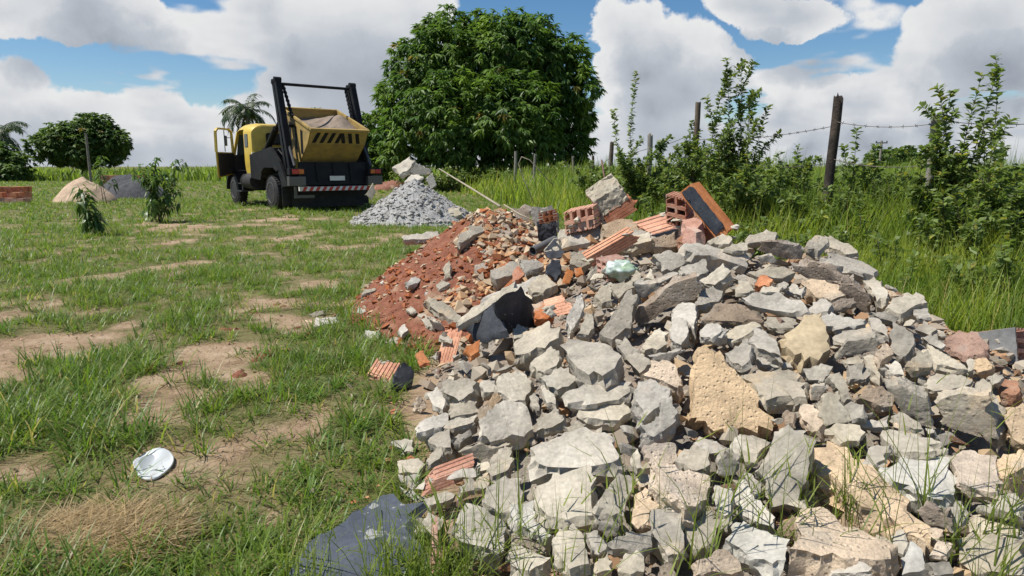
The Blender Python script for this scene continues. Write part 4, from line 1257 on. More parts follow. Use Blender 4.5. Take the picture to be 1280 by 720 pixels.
# pipe
p0 = at_depth(666, 314, pile_hit(666, 314)[1] - .08); p1 = at_depth(694, 300, pile_hit(666, 314)[1] + .12)
mb = MB(); d = (p1 - p0).normalized(); x = d.orthogonal().normalized(); y = d.cross(x)
ro, ri, nn = .036, .030, 20
rings = [[mb.bm.verts.new(pp + (x * math.cos(k * 6.2832 / nn) + y * math.sin(k * 6.2832 / nn)) * r_) for k in range(nn)] for pp, r_ in ((p0 + d * .16, ri), (p0, ri), (p0, ro), (p1, ro))]
for a_, b_ in zip(rings, rings[1:]):
    for k in range(nn): mb.bm.faces.new((a_[k], a_[(k + 1) % nn], b_[(k + 1) % nn], b_[k]))
mb.bm.faces.new(rings[0])
tag(mb.build('drain_pipe', paint('grey_pipe', (.10, .10, .10), .6, dirt=(.25, .22, .18), amount=.6), angle=40), 'short dark plastic pipe with its open end facing the camera', 'pipe')
# orange ribbed shard, mortar streak
hollow((736, 327, -.05), (790, 296, -.0), (727, 316, -.02), (742, 334, -.04), 0, (2, 2), 'o', 'long ribbed orange brick splinter in front of the flat ribbed brick', jag=.1, res=(17, 9))
rock([(768, 309), (778, 300), (812, 291), (818, 303), (790, 310)], 'l', 'U', label='pale mortar crust over the long orange splinter')
rock([(701, 356), (708, 335), (718, 340), (713, 356)], 'o', 'F', thick=.03, label='narrow upright orange shard above the lobed pale chunk')
rock([(717, 335), (727, 333), (730, 343), (720, 347)], 'o', 'F', thick=.03, label='tiny orange shard beside the narrow upright one')
hollow((759, 352, .02), (747, 346, .03), (757, 328, .05), (785, 346, .14), 2, (2, 3), 'p', 'broken brick with dark cells beside the green plastic bag', jag=.05)
rock([(733, 350), (752, 318), (757, 321), (742, 356)], 'g', 'F', thick=.04, label='thin grey mortar plate left of the broken brick and bag')
hollow((691, 389, -.05), (714, 383, -.03), (679, 375, .05), (693, 396, -.04), 0, (3, 2), 'o', 'flat orange brick shard below the lobed pale chunk', jag=.1, res=(17, 9))
rock([(664, 385), (682, 380), (692, 392), (684, 406), (668, 404)], 'p', '-', label='reddish broken brick half right of the black block')
# big black painted corner block
dk = pile_hit(622, 400)[1] - .30
def plate(poly, code, tilt, th, name, parent=None, d=dk, rough=.5):
    o = rock(poly, code, tilt, thick=th, depth=d, lift=0, rough=rough); ROCKS.pop(); o.name = name
    if parent: o.parent = parent; o.location = o.location - parent.location
    return o
w_ = plate([(581, 412), (600, 396), (620, 382), (627, 398), (633, 420), (604, 430), (590, 426)], 'd', 'Y', .05, 'painted_wall_corner')
tag(w_, 'large black painted wall corner, one face lit and one dark', 'rubble', 'chunks of the rubble heap')
plate([(621, 381), (646, 367), (661, 385), (675, 409), (655, 418), (634, 421), (627, 398)], 'd', 'X', .05, 'dark_face', w_, dk + .02)
plate([(574, 413), (571, 405), (600, 384), (646, 358), (652, 366), (621, 383), (598, 399)], 'l', '-', .05, 'concrete_rim', w_, dk + .05, 1.0)
# half bricks at the foot of the soil
o, p, v = hollow((547, 446, -.05), (566, 443, -.04), (556, 414, .05), (549, 455, -.06), 1, (3, 2), 'o', 'bright orange half brick with ribs up and cells below', res=(21, 11))
o, p, v = hollow((488, 475, .0), (459, 467, .02), (499, 456, .12), (487, 489, .0), 1, (4, 2), 'o', 'orange half brick lying in the grass at the left edge', res=(25, 11))
slabbox('painted_face', p - v[0] * .05, [v[0] * -.08, v[1] * 1.15 - v[0] * .35, v[2] * 1.05], DRK, o, .5, seed=31)
rock([(489, 486), (494, 469), (508, 453), (518, 470), (514, 484), (501, 491)], 'd', 'R', thick=.035, label='dark painted plaster plate on the end of the leftmost half brick')
# grooved red brick low in front
o, p, v = hollow((575, 588, -.05), (527, 606, -.05), (591, 566, .03), (577, 603, -.05), 0, (2, 1), 'p', 'dusty red grooved brick with two holes, low in front', res=(17, 11), jag=.06)
# big dark slab in the lower left corner of the heap
rock([(362, 712), (380, 687), (415, 667), (467, 632), (495, 621), (532, 635), (520, 652), (521, 668), (535, 695), (538, 740), (360, 740)], 'k', 'U', thick=.05, lift=.05, name='painted_slab', depth=None, rough=.5, label='large blue black painted slab lying in the grass, speckled white')
rock([(538, 652), (545, 644), (549, 678), (556, 690), (556, 718), (536, 718)], 'p', 'F', thick=.05, label='tall orange brick shard beside the blue black slab')
# grey plastered slab at the far right
o, p, v = hollow((1269, 409, .0), (1213, 416, .12), (1292, 412, .16), (1273, 454, -.03), 0, (2, 3), 'p', 'brick core of the grey plastered slab at the far right edge', name='plastered_slab', jag=.03)
o['label'] = 'grey plastered wall slab with brick edge at the far right'
n_ = v[0].cross(v[2]).normalized(); n_ = n_ if n_.dot(CP - p) > 0 else -n_
slabbox('plaster_face', p + n_ * .02, [v[0], v[2], n_ * -.024], mineral('smooth_grey_render', (.20, .20, .195), scale=4, bump=.2, pits=.1, var=0), o, .3, seed=41)
# small odd pieces in the grass
rock([(429, 577), (440, 570), (450, 573), (446, 583), (438, 588)], 'w', 'U', label='small cream coloured shard in the grass left of the heap')

# green plastic bag
bm = bmesh.new(); bmesh.ops.create_icosphere(bm, subdivisions=4, radius=1)
P = np.array([q.co[:] for q in bm.verts])
rr = 1 + .45 * fbm(P * 1.5, 2) + .5 * np.abs(fbm(P * 2.6 + 5, 2)) - .28 * np.abs(fbm(P * 5.5, 2))
P = P * rr[:, None] * np.array([.09, .06, .05])
for q, c in zip(bm.verts, P): q.co = c
me = bpy.data.meshes.new('plastic_bag'); bm.to_mesh(me); bm.free()
m, nt, N, L, bs = new_mat('thin_green_plastic')
tcn = N.new('ShaderNodeTexCoord'); nzn = N.new('ShaderNodeTexNoise'); nzn.inputs['Scale'].default_value = 14; L.new(tcn.outputs['Object'], nzn.inputs['Vector'])
rp = N.new('ShaderNodeValToRGB'); rp.color_ramp.elements[0].color = (.62, .72, .66, 1); rp.color_ramp.elements[0].position = .42; rp.color_ramp.elements[1].color = (.38, .52, .34, 1); rp.color_ramp.elements[1].position = .62
L.new(nzn.outputs['Fac'], rp.inputs[0]); L.new(rp.outputs[0], bs.inputs['Base Color']); bs.inputs['Roughness'].default_value = .4; bs.inputs['Transmission Weight'].default_value = .25
d_ = pile_hit(776, 338)[1]
bag = link('plastic_bag', me, m, smooth=True, loc=at_depth(776, 337, d_ - .06)); tag(bag, 'crumpled pale green plastic bag caught among the bricks', 'bag')

# white plastic lid in the grass: shallow tray with rounded corners and rim
pl = [(164, 581), (171, 571), (202, 564), (217, 567), (217, 578), (204, 588), (191, 596), (176, 596)]
W = [on_ground(u, v, .035) for u, v in pl]; c = sum(W, Vector()) / len(W)
bm = bmesh.new()
ring = []
for k in range(len(W)):
    a_, b_, d_ = W[k - 1] - c, W[k] - c, W[(k + 1) % len(W)] - c
    for t_ in (.0, .33, .66):
        p_ = b_.lerp(d_, t_); q_ = (a_ * .12 + b_ * .76 + d_ * .12) if t_ == 0 else p_
        ring.append(Vector((q_.x, q_.y, 0)))
lay = []
for sc, z in ((1.0, -.006), (1.0, 0), (.97, .003), (.93, .002), (.80, -.003), (.4, -.002)):
    lay.append([bm.verts.new(Vector((q.x * sc, q.y * sc, z + .022 * mnoise.noise(q * 9 + Vector((sc, 0, 0)))))) for q in ring])
for a_, b_ in zip(lay, lay[1:]):
    for k in range(len(ring)): bm.faces.new((a_[k], a_[(k + 1) % len(ring)], b_[(k + 1) % len(ring)], b_[k]))
bm.faces.new(lay[-1]); bm.faces.new(lay[0][::-1])
bmesh.ops.recalc_face_normals(bm, faces=bm.faces[:])
me = bpy.data.meshes.new('white_lid'); bm.to_mesh(me); bm.free()
me.shade_smooth()
o = link('white_lid', me, paint('white_plastic', (.52, .545, .54), .55, dirt=(.45, .45, .42), amount=.5, scale=9), loc=c); o.rotation_euler = (.10, -.05, 0)
tag(o, 'white rounded plastic lid lying in the grass at left', 'lid')

# crumbs of old mortar clinging to the bricks
for b_ in [q for q in list(COL.objects) if q.name.startswith(('brick_fragment', 'wall_fragment'))]:
    rnd = random.Random(b_.name); vs_ = b_.data.vertices
    for k in range(3):
        q = vs_[rnd.randrange(len(vs_))].co; r = rnd.uniform(.012, .03)
        pts = [q + Vector((rnd.gauss(0, 1), rnd.gauss(0, 1), rnd.gauss(0, .6))) * r for _ in range(12)]
        me_ = rough_hull(pts, Vector(), Vector((0, 0, 1)), r * 3, 1.0, 700 + k, target=.012)
        link('mortar_crumb', me_, CON['l'], b_)
# clods of soil on the bare ground
scatter_pebbles('soil_crumbs', 16000, lambda x, y: GHa(x, y) + .03, (-8, .6, 1.4, 12), (.004, .022), [(1.05, .85, .68), (.85, .66, .5), (1.25, 1.0, .8)], 'small clods and stones on the bare soil of the lawn', 'gravel', cond=lambda x, y: (grass_mask(x, y) < .35) & (PHa(x, y) < .02), sink=2.0)

# ------------------------------------------------------------------ small filler chunks where nothing bigger lies
def inside(u, v, poly):
    r = False; n = len(poly)
    for i in range(n):
        x0, y0 = poly[i]; x1, y1 = poly[i - 1]
        if (y0 > v) != (y1 > v) and u < (x1 - x0) * (v - y0) / (y1 - y0) + x0: r = not r
    return r
POLYS = []
for (ox, oy), txt in TRACED.items():
    for line in txt.strip().split('\n'):
        POLYS.append([(ox + float(a.split(',')[0]) / 4.5, oy + float(a.split(',')[1]) / 4.5) for a in line.split()[2:]])
proto = []
for k in range(14):
    rnd = random.Random(900 + k)
    pts = [Vector((rnd.gauss(0, 1), rnd.gauss(0, .8), rnd.gauss(0, .6))).normalized() * rnd.uniform(.7, 1.1) for _ in range(13)]
    pts = [Vector((q.x, q.y * .8, q.z * .55)) for q in pts]
    proto.append(rough_hull(pts, Vector(), Vector((0, 0, 1)), 2.0, 1.0, 500 + k, target=.38))
FILL = []
rnd = random.Random(77); tries = 0
done = []
while len(FILL) < 88 and tries < 6000:
    tries += 1
    u, v = rnd.uniform(470, 1275), rnd.uniform(300, 712)
    if any(inside(u, v, q) for q in POLYS): continue
    if any(abs(u - a) < 9 and abs(v - b) < 8 for a, b in done): continue
    s, t, n = pile_hit(u, v)
    if PH(s.x, s.y) < .08 or abs(s.z - PH(s.x, s.y)) > .03 or (u < 600 and v < 430): continue
    done.append((u, v))
    r = rnd.uniform(.025, .055)
    code = rnd.choice('llllgggtbr')
    me = proto[rnd.randrange(14)]
    key = code + me.name
    m2 = bpy.data.meshes.get('bit_' + key)
    if not m2:
        m2 = me.copy(); m2.name = 'bit_' + key; m2.materials.clear(); m2.materials.append(CON[code])
    o = bpy.data.objects.new('rubble_bit', m2); COL.objects.link(o)
    o.location = s - n * .035; o.scale = (r, r, r)
    o.rotation_euler = (rnd.uniform(-.6, .6), rnd.uniform(-.6, .6), rnd.uniform(0, 6.28))
    ROCKS.append([o, u, v, r * 2 / t * F_PX, code, None, 1.0])
    zone = 'left flank' if u < 640 else ('right flank' if u > 1040 else ('upper middle' if v < 430 else 'lower middle'))
    FILL.append(o)
for k in proto: bpy.data.meshes.remove(k)

# ------------------------------------------------------------------ labels of the chunks: where each lies from a piece one can find
from collections import defaultdict
buck = defaultdict(list)
DIRS = ['right of', 'above right of', 'above', 'above left of', 'left of', 'below left of', 'below', 'below right of']
for R in ROCKS:
    o, u, v, s, code, label, asp = R
    cat = 'brick' if code in 'op' else 'rubble'
    tag(o, label, cat, 'small bits between the chunks' if o.name.startswith('rubble_bit') else 'chunks of the rubble heap')
    if label: continue
    best = min(SHORT, key=lambda q: (q[0][1] - u) ** 2 + (q[0][2] - v) ** 2 if q[0] is not R else 1e9)
    du, dv = u - best[0][1], best[0][2] - v
    d = DIRS[int(round(math.atan2(dv, du) / (math.pi / 4))) % 8]
    size = 'small' if s < 20 else ('mid-sized' if s < 40 else 'large')
    shape = 'bit' if o.name.startswith('rubble_bit') else 'flat piece' if asp > 2 else ('upright piece' if asp < .7 else 'chunk')
    buck[f'{size} {MATNAME[code]} {shape}', d, best[1]].append((math.hypot(du, dv), o))
for (what, d, short), L_ in buck.items():
    L_.sort(key=lambda q: q[0])
    for k, (_, o) in enumerate(L_):
        pre = '' if len(L_) == 1 else ['nearest ', 'second ', 'third ', 'fourth ', 'fifth ', 'sixth ', 'seventh ', 'eighth ', 'ninth ', 'tenth '][min(k, 9)]
        o['label'] = f'{pre}{what} {d} {short}'
# ================================================================== the skip loader truck
TY = paint('truck_yellow', (.66, .47, .075), .42, dirt=(.34, .24, .09), amount=.9, scale=2.6)
TYD = paint('skip_yellow', (.38, .26, .075), .7, dirt=(.15, .11, .065), amount=1.0, scale=3.5, bump=.15)
TK = paint('black_steel', (.012, .012, .013), .55, dirt=(.04, .036, .032), amount=.5, scale=3)
TK.node_tree.nodes['Principled BSDF'].inputs['Specular IOR Level'].default_value = .2
TKD = paint('black_rubber', (.016, .016, .017), .75, dirt=(.06, .05, .04), amount=.7, scale=6)
TG = paint('grey_steel', (.13, .13, .13), .4, .6, dirt=(.12, .10, .08), amount=.6)
TW = paint('white_paint', (.72, .72, .70), .4, dirt=(.5, .47, .42), amount=.5)
TR = paint('red_paint', (.52, .045, .03), .4, dirt=(.35, .06, .04), amount=.5)
TO = paint('amber_lens', (.60, .16, .03), .2)
GL = paint('dark_glass', (.035, .045, .05), .06)
DUST = mineral('skip_dust', (.24, .18, .13), scale=4, bump=.6, var=0)

th_ = math.asin(.635)
truck = empty('skip_truck', (-6.02 + 1.28 * .772, 19.0 + 1.28 * .635, GH(-5.5, 20) + .0), th_)
tag(truck, 'yellow and black skip loader truck seen from behind with its cab door open', 'truck')
truck.scale = (1.15, 1, 1.0)
def part(mb, name, mat, parent=truck, **kw): return mb.build(name, mat, parent, **kw)

mb = MB(); mb.box((-.42, 3.4, .78), (.09, 6.4, .22), bevel=.01); mb.box((.42, 3.4, .78), (.09, 6.4, .22), bevel=.01)
for y in (.4, 1.0, 2.2, 3.2, 4.6, 6.2): mb.box((0, y, .78), (.8, .1, .16))
part(mb, 'chassis', TK)
mb = MB(); mb.box((0, 1.9, 1.0), (1.9, 2.9, .16), bevel=.02); mb.box((0, 1.9, .93), (1.1, 3.1, .1)); part(mb, 'deck', TK)
SIDE = [(3.15, 1.62), (1.35, 1.82), (.75, 1.42), (.22, .72), (.62, .70), (.92, 1.16), (1.15, 1.26), (1.9, 1.26), (2.2, 1.08), (2.35, .86), (3.15, .92)]
for s in (-1, 1):
    mb = MB(); mb.prism(SIDE, 'x', s * 1.14, s * 1.20); part(mb, 'side_panel', TK)
    mb = MB(); mb.prism([(.9, 1.12), (1.15, 1.23), (1.9, 1.23), (2.18, 1.06), (2.24, 1.10), (1.93, 1.29), (1.12, 1.29), (.84, 1.16)], 'x', s * .72, s * 1.235); part(mb, 'rear_fender', TK)
    mb = MB(); mb.box((s * .95, .72, .44), (.46, .02, .60)); part(mb, 'mud_flap', TKD)
    # lamp cluster and its box
    mb = MB(); mb.box((s * 1.04, .02, .86), (.42, .16, .26), bevel=.015); part(mb, 'lamp_box', TG)
    mb = MB(); mb.box((s * 1.04, .00, 1.12), (.40, .18, .18), bevel=.015); hb = part(mb, 'tail_lamp', TK)
    mb = MB(); mb.box((s * 1.10, -.10, 1.12), (.16, .03, .12), bevel=.008); part(mb, 'red_lens', TR, hb)
    mb = MB(); mb.box((s * .95, -.10, 1.12), (.12, .03, .12), bevel=.008); part(mb, 'amber_lens', TO, hb)
    mb = MB(); mb.tube([(s * 1.0, .62, 1.98), (s * 1.02, .15, 1.28)], .035, 10); part(mb, 'support_strut', TG)

def wheel(x, y, parent=truck):
    w = MB(); R, h = .50, .14
    prof = [(-h, .30), (-h * .98, .40), (-h * .8, .47), (-h * .6, .497), (-h * .2, .50), (h * .2, .50), (h * .6, .497), (h * .8, .47), (h * .98, .40), (h, .30)]
    w.lathe(prof, 'x', (x, y, R), 32)
    o = w.build('wheel', TKD, parent, angle=35)
    sg = -1 if x < 0 else 1
    r = MB(); r.lathe([(sg * .05, .10), (sg * .147, .13), (sg * .09, .22), (sg * .07, .27), (sg * .135, .30), (sg * .15, .31), (sg * .13, .27)][::-1] if False else [(0, .29), (sg * .15, .31), (sg * .152, .285), (sg * .06, .25), (sg * .045, .16), (sg * .12, .13), (sg * .13, .05)], 'x', (x, y, R), 24)
    r.build('rim', TG, o, angle=35)
    t = MB()
    for k in range(36):
        a = k * math.tau / 36
        t.box((x, y + math.cos(a) * .497, R + math.sin(a) * .497), (.24, .035, .022), Euler((a - math.pi / 2, 0, 0)))
    t.build('tread', TKD, o)
for x, y in ((-1.05, 1.55), (-.74, 1.55), (1.05, 1.55), (.74, 1.55), (-.95, 5.25), (.95, 5.25)): wheel(x, y)
mb = MB(); mb.tube([(-.9, 1.55, .5), (.9, 1.55, .5)], .07, 12); mb.lathe([(-.2, .05), (-.12, .2), (.12, .2), (.2, .05)], 'x', (0, 1.55, .5), 16); part(mb, 'rear_axle', TKD)
mb = MB(); mb.tube([(-.9, 5.25, .5), (.9, 5.25, .5)], .05, 10); part(mb, 'front_axle', TKD)

# tail
mb = MB(); mb.box((0, .22, 1.06), (1.78, .08, .66), Euler((math.radians(-10), 0, 0)), bevel=.01); tail = part(mb, 'tail_plate', TK)
for x in (-.45, 0, .45):
    mb = MB(); mb.box((x, .165, 1.10), (.05, .04, .56), Euler((math.radians(-10), 0, 0))); mb.build('tail_rib', TK, tail)
mb = MB(); mb.box((.05, .10, .93), (.40, .015, .13)); mb.build('number_plate', TW, tail)
mb = MB(); mb.box((0, .10, .64), (1.92, .09, .12), bevel=.008); bump = part(mb, 'rear_bumper', TW)
for k in range(11):
    x = -.90 + k * .17
    mb = MB(); mb.prism([(x, .583), (x + .085, .583), (x + .145, .697), (x + .06, .697)], 'y', .048, .054); mb.build('bumper_stripe', TR, bump)
mb = MB(); mb.box((-.78, .25, .42), (.5, .08, .08)); mb.box((-.98, .3, .55), (.06, .06, .3)); part(mb, 'tail_step', TG)

mb = MB(); mb.box((0, .60, .34), (1.96, .02, .50)); part(mb, 'mud_flap', TKD)
mb = MB(); mb.box((0, 2.0, .70), (1.3, 2.2, .34), bevel=.03); part(mb, 'subframe', TKD)  # dark box added below the deck to keep the truck's underside in black shade

# lifting arms
for s in (-1, 1):
    b = Vector((s * 1.03, .42, .98)); t = Vector((s * 1.0, 1.2, 3.62))
    d = (t - b).normalized(); side = Vector((0, d.z, -d.y))
    mb = MB()
    mb.bar(b - side * .12, t - side * .09, .14, .15, (1, 0, 0), .012); mb.bar(b + side * .13, t + side * .08, .14, .15, (1, 0, 0), .012)
    for f in (.08, .3, .55, .8, .97): mb.bar(b.lerp(t, f) - side * .15, b.lerp(t, f) + side * .15, .10, .10, (1, 0, 0))
    arm = part(mb, 'lifting_arm', TK)
    mb = MB()
    for q in (-.09, .09): mb.lathe([(s * -.09, .05), (s * -.085, .075), (s * .085, .075), (s * .09, .05)], 'x', t + side * q + d * .04, 14)
    mb.build('arm_head', TK, arm, angle=40)
    mb = MB(); mb.tube([(s * 1.03, 2.9, 1.25), (s * 1.02, 1.35, 2.35)], .085, 12); mb.tube([(s * 1.02, 1.35, 2.35), (s * 1.01, 1.08, 2.56)], .045, 10)
    part(mb, 'hydraulic_ram', TK, angle=40)
mb = MB(); mb.tube([(-1.0, 1.2, 3.58), (1.0, 1.2, 3.58)], .042, 12); part(mb, 'cross_bar', TK, angle=40)

for s in (-1, 1):
    for q in (0, .07):
        mb = MB(); mb.tube([(s * (.80 + q), 2.9, 1.12), (s * (.86 + q), 2.2, 1.5), (s * (.88 + q), 1.5, 1.75), (s * (.90 + q), .95, 1.5), (s * (.92 + q), .72, 1.75), (s * (.93 + q), .86, 2.3)], .016, 6); part(mb, 'hydraulic_hose', TKD, smooth=True)
# the skip, tipped towards the rear
TL = math.radians(19); ORG = Vector((0, 1.02, 1.56))
def sk(x, y, z):
    return ORG + Vector((x, y * math.cos(TL) - z * math.sin(TL), z * math.cos(TL) + y * math.sin(TL)))
skip = empty('skip_bin', truck.matrix_basis @ ORG, th_ )
skip.rotation_euler = (TL, 0, th_); skip.scale = (1.04, 1, .95)
tag(skip, 'tipped yellow skip bin with black chevrons hanging on the truck', 'skip')
prof = [(-1.05, 1.15), (-.95, .72), (-.55, 0), (.55, 0), (1.0, .75), (1.05, 1.15)]
W_, t_ = .84, .03
for s in (-1, 1):
    mb = MB(); mb.prism(prof, 'x', s * W_, s * (W_ - t_)); side = part(mb, 'side_wall', TYD, skip)
    for k in range(4):
        y = -.75 + k * .42
        mb = MB(); mb.prism([(y, .30), (y + .16, .30), (y + .36, .95), (y + .20, .95)], 'x', s * (W_ + .002), s * (W_ + .006)); mb.build('chevron', TK, side)
    mb = MB(); mb.lathe([(0, .05), (s * .12, .05), (s * .13, .03)], 'x', (s * W_, .1, .9), 12); mb.build('lug', TK, side)
for (a, b), nm in (((0, 1), 'end_wall'), ((1, 2), 'end_slope'), ((2, 3), 'floor'), ((3, 4), 'front_slope'), ((4, 5), 'front_wall')):
    A, B = Vector((0, *prof[a])), Vector((0, *prof[b])); d = (B - A).normalized(); n = Vector((0, -d.z, d.y)) * -1
    mb = MB(); mb.bar(A, B, .03, 2 * W_ - .062, (1, 0, 0)); w_ = part(mb, nm, TYD, skip)
    if nm == 'end_wall':
        for k in range(7):
            x = -.74 + k * .215 ; sl = .1 if k < 3.5 else -.1
            P = lambda xx, f: Vector((xx, prof[0][0] + (prof[1][0] - prof[0][0]) * f - .019, prof[0][1] + (prof[1][1] - prof[0][1]) * f))
            vs = [P(x, .95), P(x + .11, .95), P(x + .11 + sl, .18), P(x + sl, .18)]
            vs2 = [q + Vector((0, .006, 0)) for q in vs]
            mesh_obj('chevron', vs + vs2, [(0, 1, 2, 3), (7, 6, 5, 4), (0, 4, 5, 1), (1, 5, 6, 2), (2, 6, 7, 3), (3, 7, 4, 0)], TK, w_)
mb = MB()
mb.bar((-W_ - .02, -1.06, 1.17), (W_ + .02, -1.06, 1.17), .09, .07, (0, 0, 1), .008); mb.bar((-W_ - .02, 1.06, 1.17), (W_ + .02, 1.06, 1.17), .09, .07, (0, 0, 1), .008)
for s in (-1, 1): mb.bar((s * W_, -1.01, 1.172), (s * W_, 1.01, 1.172), .066, .07, (0, 0, 1), .008)
part(mb, 'rim', TYD, skip)
lx, ly = np.meshgrid(np.linspace(-.79, .79, 34), np.linspace(-.98, .98, 40))
lz = .98 + .30 * np.exp(-((lx - .52) / .30) ** 2 - ((ly - .15) / .5) ** 2) + .05 * nz(lx, ly, 3, 3, 3) - .10 * np.exp(-((lx + .3) / .5) ** 2)
li = np.arange(34 * 40).reshape(40, 34)
np_mesh('load', np.stack([lx, ly, lz], -1).reshape(-1, 3), np.stack([li[:-1, :-1], li[:-1, 1:], li[1:, 1:], li[1:, :-1]], -1).reshape(-1, 4), DUST, skip, smooth=True)
# chains
for s in (-1, 1):
    for (q, yy) in ((sk(s * .80, .1, 1.12), 1.2),):
        a = Vector((s * .84, yy, 3.55)); b = q
        mb = MB(); n = 15
        for k in range(n):
            c = a.lerp(b, (k + .5) / n); L_ = (b - a).length / n * .72
            d = (b - a).normalized(); x = Vector((1, 0, 0)) if k % 2 else Vector((0, d.z, -d.y))
            pts = [c + d * (math.cos(j * math.tau / 10) * L_) + x * (math.sin(j * math.tau / 10) * L_ * .55) for j in range(11)]
            mb.tube(pts, .024, 6, caps=False)
        part(mb, 'lifting_chain', TK)

# cab
def cab_ring(y, hw, z0, z1, r=.34):
    pts = [(hw * .97, z0)]
    for k in range(0, 7):
        a = k * math.pi / 12
        pts.append((hw - r + r * math.cos(a) - .05 * (k / 6), z1 - r * .8 + r * .8 * math.sin(a)))
    pts = [(pts[0][0], pts[0][1]), (hw, z0 + .45)] + pts[1:]
    full = pts + [(-x, z) for x, z in pts[::-1]]
    return [Vector((x, y, z)) for x, z in full]
def loft(rings, name, mat, parent, close_ends=(True, True), angle=35):
    bm = bmesh.new(); R = [[bm.verts.new(p) for p in r] for r in rings]
    n = len(R[0])
    for a, b in zip(R, R[1:]):
        for k in range(n): bm.faces.new((a[k], a[(k + 1) % n], b[(k + 1) % n], b[k]))
    if close_ends[0]: bm.faces.new(R[0][::-1])
    if close_ends[1]: bm.faces.new(R[-1])
    bmesh.ops.recalc_face_normals(bm, faces=bm.faces[:])
    me = bpy.data.meshes.new(name); bm.to_mesh(me); bm.free(); me.shade_smooth(); me.set_sharp_from_angle(angle=math.radians(angle))
    return link(name, me, mat, parent)
rear = loft([cab_ring(3.62, .90, 1.0, 2.50), cab_ring(3.66, .97, .98, 2.56), cab_ring(3.80, 1.01, .95, 2.60), cab_ring(4.22, 1.02, .95, 2.63)], 'cab_shell', TY, truck)
mb = MB(); mb.box((0, 3.615, 2.13), (1.16, .03, .36), bevel=.06); wn = mb.build('rear_window', TKD, rear)
mb = MB(); mb.box((0, 3.597, 2.13), (1.06, .012, .28), bevel=.005); mb.build('pane', GL, wn)
for s in (-1, 1):
    mb = MB(); mb.box((s * 1.018, 4.0, 2.08), (.02, .28, .40), bevel=.005); mb.build('quarter_window', GL, rear)
mb = MB(); mb.box((-.93, 3.655, 1.53), (.12, .09, .34)); mb.build('white_patch', TW, rear)
roof = loft([[Vector((p.x, y, max(p.z, 2.28))) for p in cab_ring(y, hw, .95, z1)][3:-3] for y, hw, z1 in ((4.221, 1.018, 2.63), (4.7, 1.0, 2.63), (5.1, .96, 2.58), (5.3, .90, 2.46))], 'cab_roof', TY, truck)
mb = MB()
for s in (-1, 1): mb.bar((s * .95, 5.55, 1.6), (s * .88, 5.22, 2.38), .07, .08, (1, 0, 0), .01)
part(mb, 'windscreen_pillar', TY)
mb = MB(); mb.bar((0, 5.56, 1.62), (0, 5.24, 2.36), .012, 1.72, (1, 0, 0)); part(mb, 'windscreen', paint('tinted_glass', (.10, .13, .14), .05))
mb = MB(); mb.box((0, 4.85, .98), (1.9, 1.3, .08)); mb.box((0, 5.55, 1.3), (1.9, .1, .7)); part(mb, 'cab_floor', TKD)
mb = MB(); mb.box((0, 4.55, 1.25), (1.7, .5, .18), bevel=.04); mb.box((0, 4.34, 1.62), (1.7, .14, .65), bevel=.04); part(mb, 'seat', TKD)
mb = MB(); mb.tube([(-.45 + .22 * math.cos(k * math.tau / 16), 5.15 + .06 * math.sin(k * math.tau / 16), 1.68 + .2 * math.sin(k * math.tau / 16)) for k in range(17)], .015, 6, caps=False); part(mb, 'steering_wheel', TKD)
mb = MB(); mb.box((1.0, 4.78, 1.38), (.05, 1.05, .78), bevel=.015); mb.bar((1.0, 4.28, 1.75), (.97, 4.30, 2.32), .05, .06); mb.bar((1.0, 5.28, 1.75), (.92, 5.18, 2.36), .05, .06); part(mb, 'cab_door', TY)
# left door swung open on its front hinge
hx, hy = -1.02, 5.28; a = math.radians(42)       # 0 = closed (pointing back)
dv = Vector((-math.sin(a), -math.cos(a), 0)); dn = Vector((math.cos(a), -math.sin(a), 0))
def dp(s, z, o=0): return Vector((hx, hy, 0)) + dv * s + Vector((0, 0, z)) + dn * o
def door_prism(poly, o0, o1):
    n = len(poly); vs = [dp(s, z, o0) for s, z in poly] + [dp(s, z, o1) for s, z in poly]
    fs = [tuple(range(n))[::-1], tuple(range(n, 2 * n))] + [(k, (k + 1) % n, n + (k + 1) % n, n + k) for k in range(n)]
    return vs, fs
outer = [(.0, 1.02), (.98, .90), (1.0, 1.72), (.0, 1.72)]
door = mesh_obj('cab_door', *door_prism(outer, 0, -.03), TY, truck)
mesh_obj('inner_trim', *door_prism([(.06, 1.06), (.92, .96), (.93, 1.68), (.06, 1.68)], .004, .05), TKD, door)
mb = MB()
fr = [dp(.02, 1.72, -.01), dp(.06, 2.38, -.01), dp(.2, 2.46, -.01), dp(.85, 2.46, -.01), dp(.97, 2.36, -.01), dp(.99, 1.72, -.01)]
for p, q in zip(fr, fr[1:]): mb.bar(p, q, .055, .06, dn)
mb.build('window_frame', TY, door)
mb = MB(); mb.tube([dp(.5, 1.74, 0), dp(.5, 2.42, 0)], .012, 6); mb.build('quarter_light_bar', TK, door)
mb = MB(); mb.box(dp(.1, 2.1, -.16), (.05, .2, .34), Euler((0, 0, -.4)), bevel=.03); mb.tube([dp(.02, 2.2, -.02), dp(.1, 2.2, -.14)], .012, 6); mb.build('mirror', TG, door)
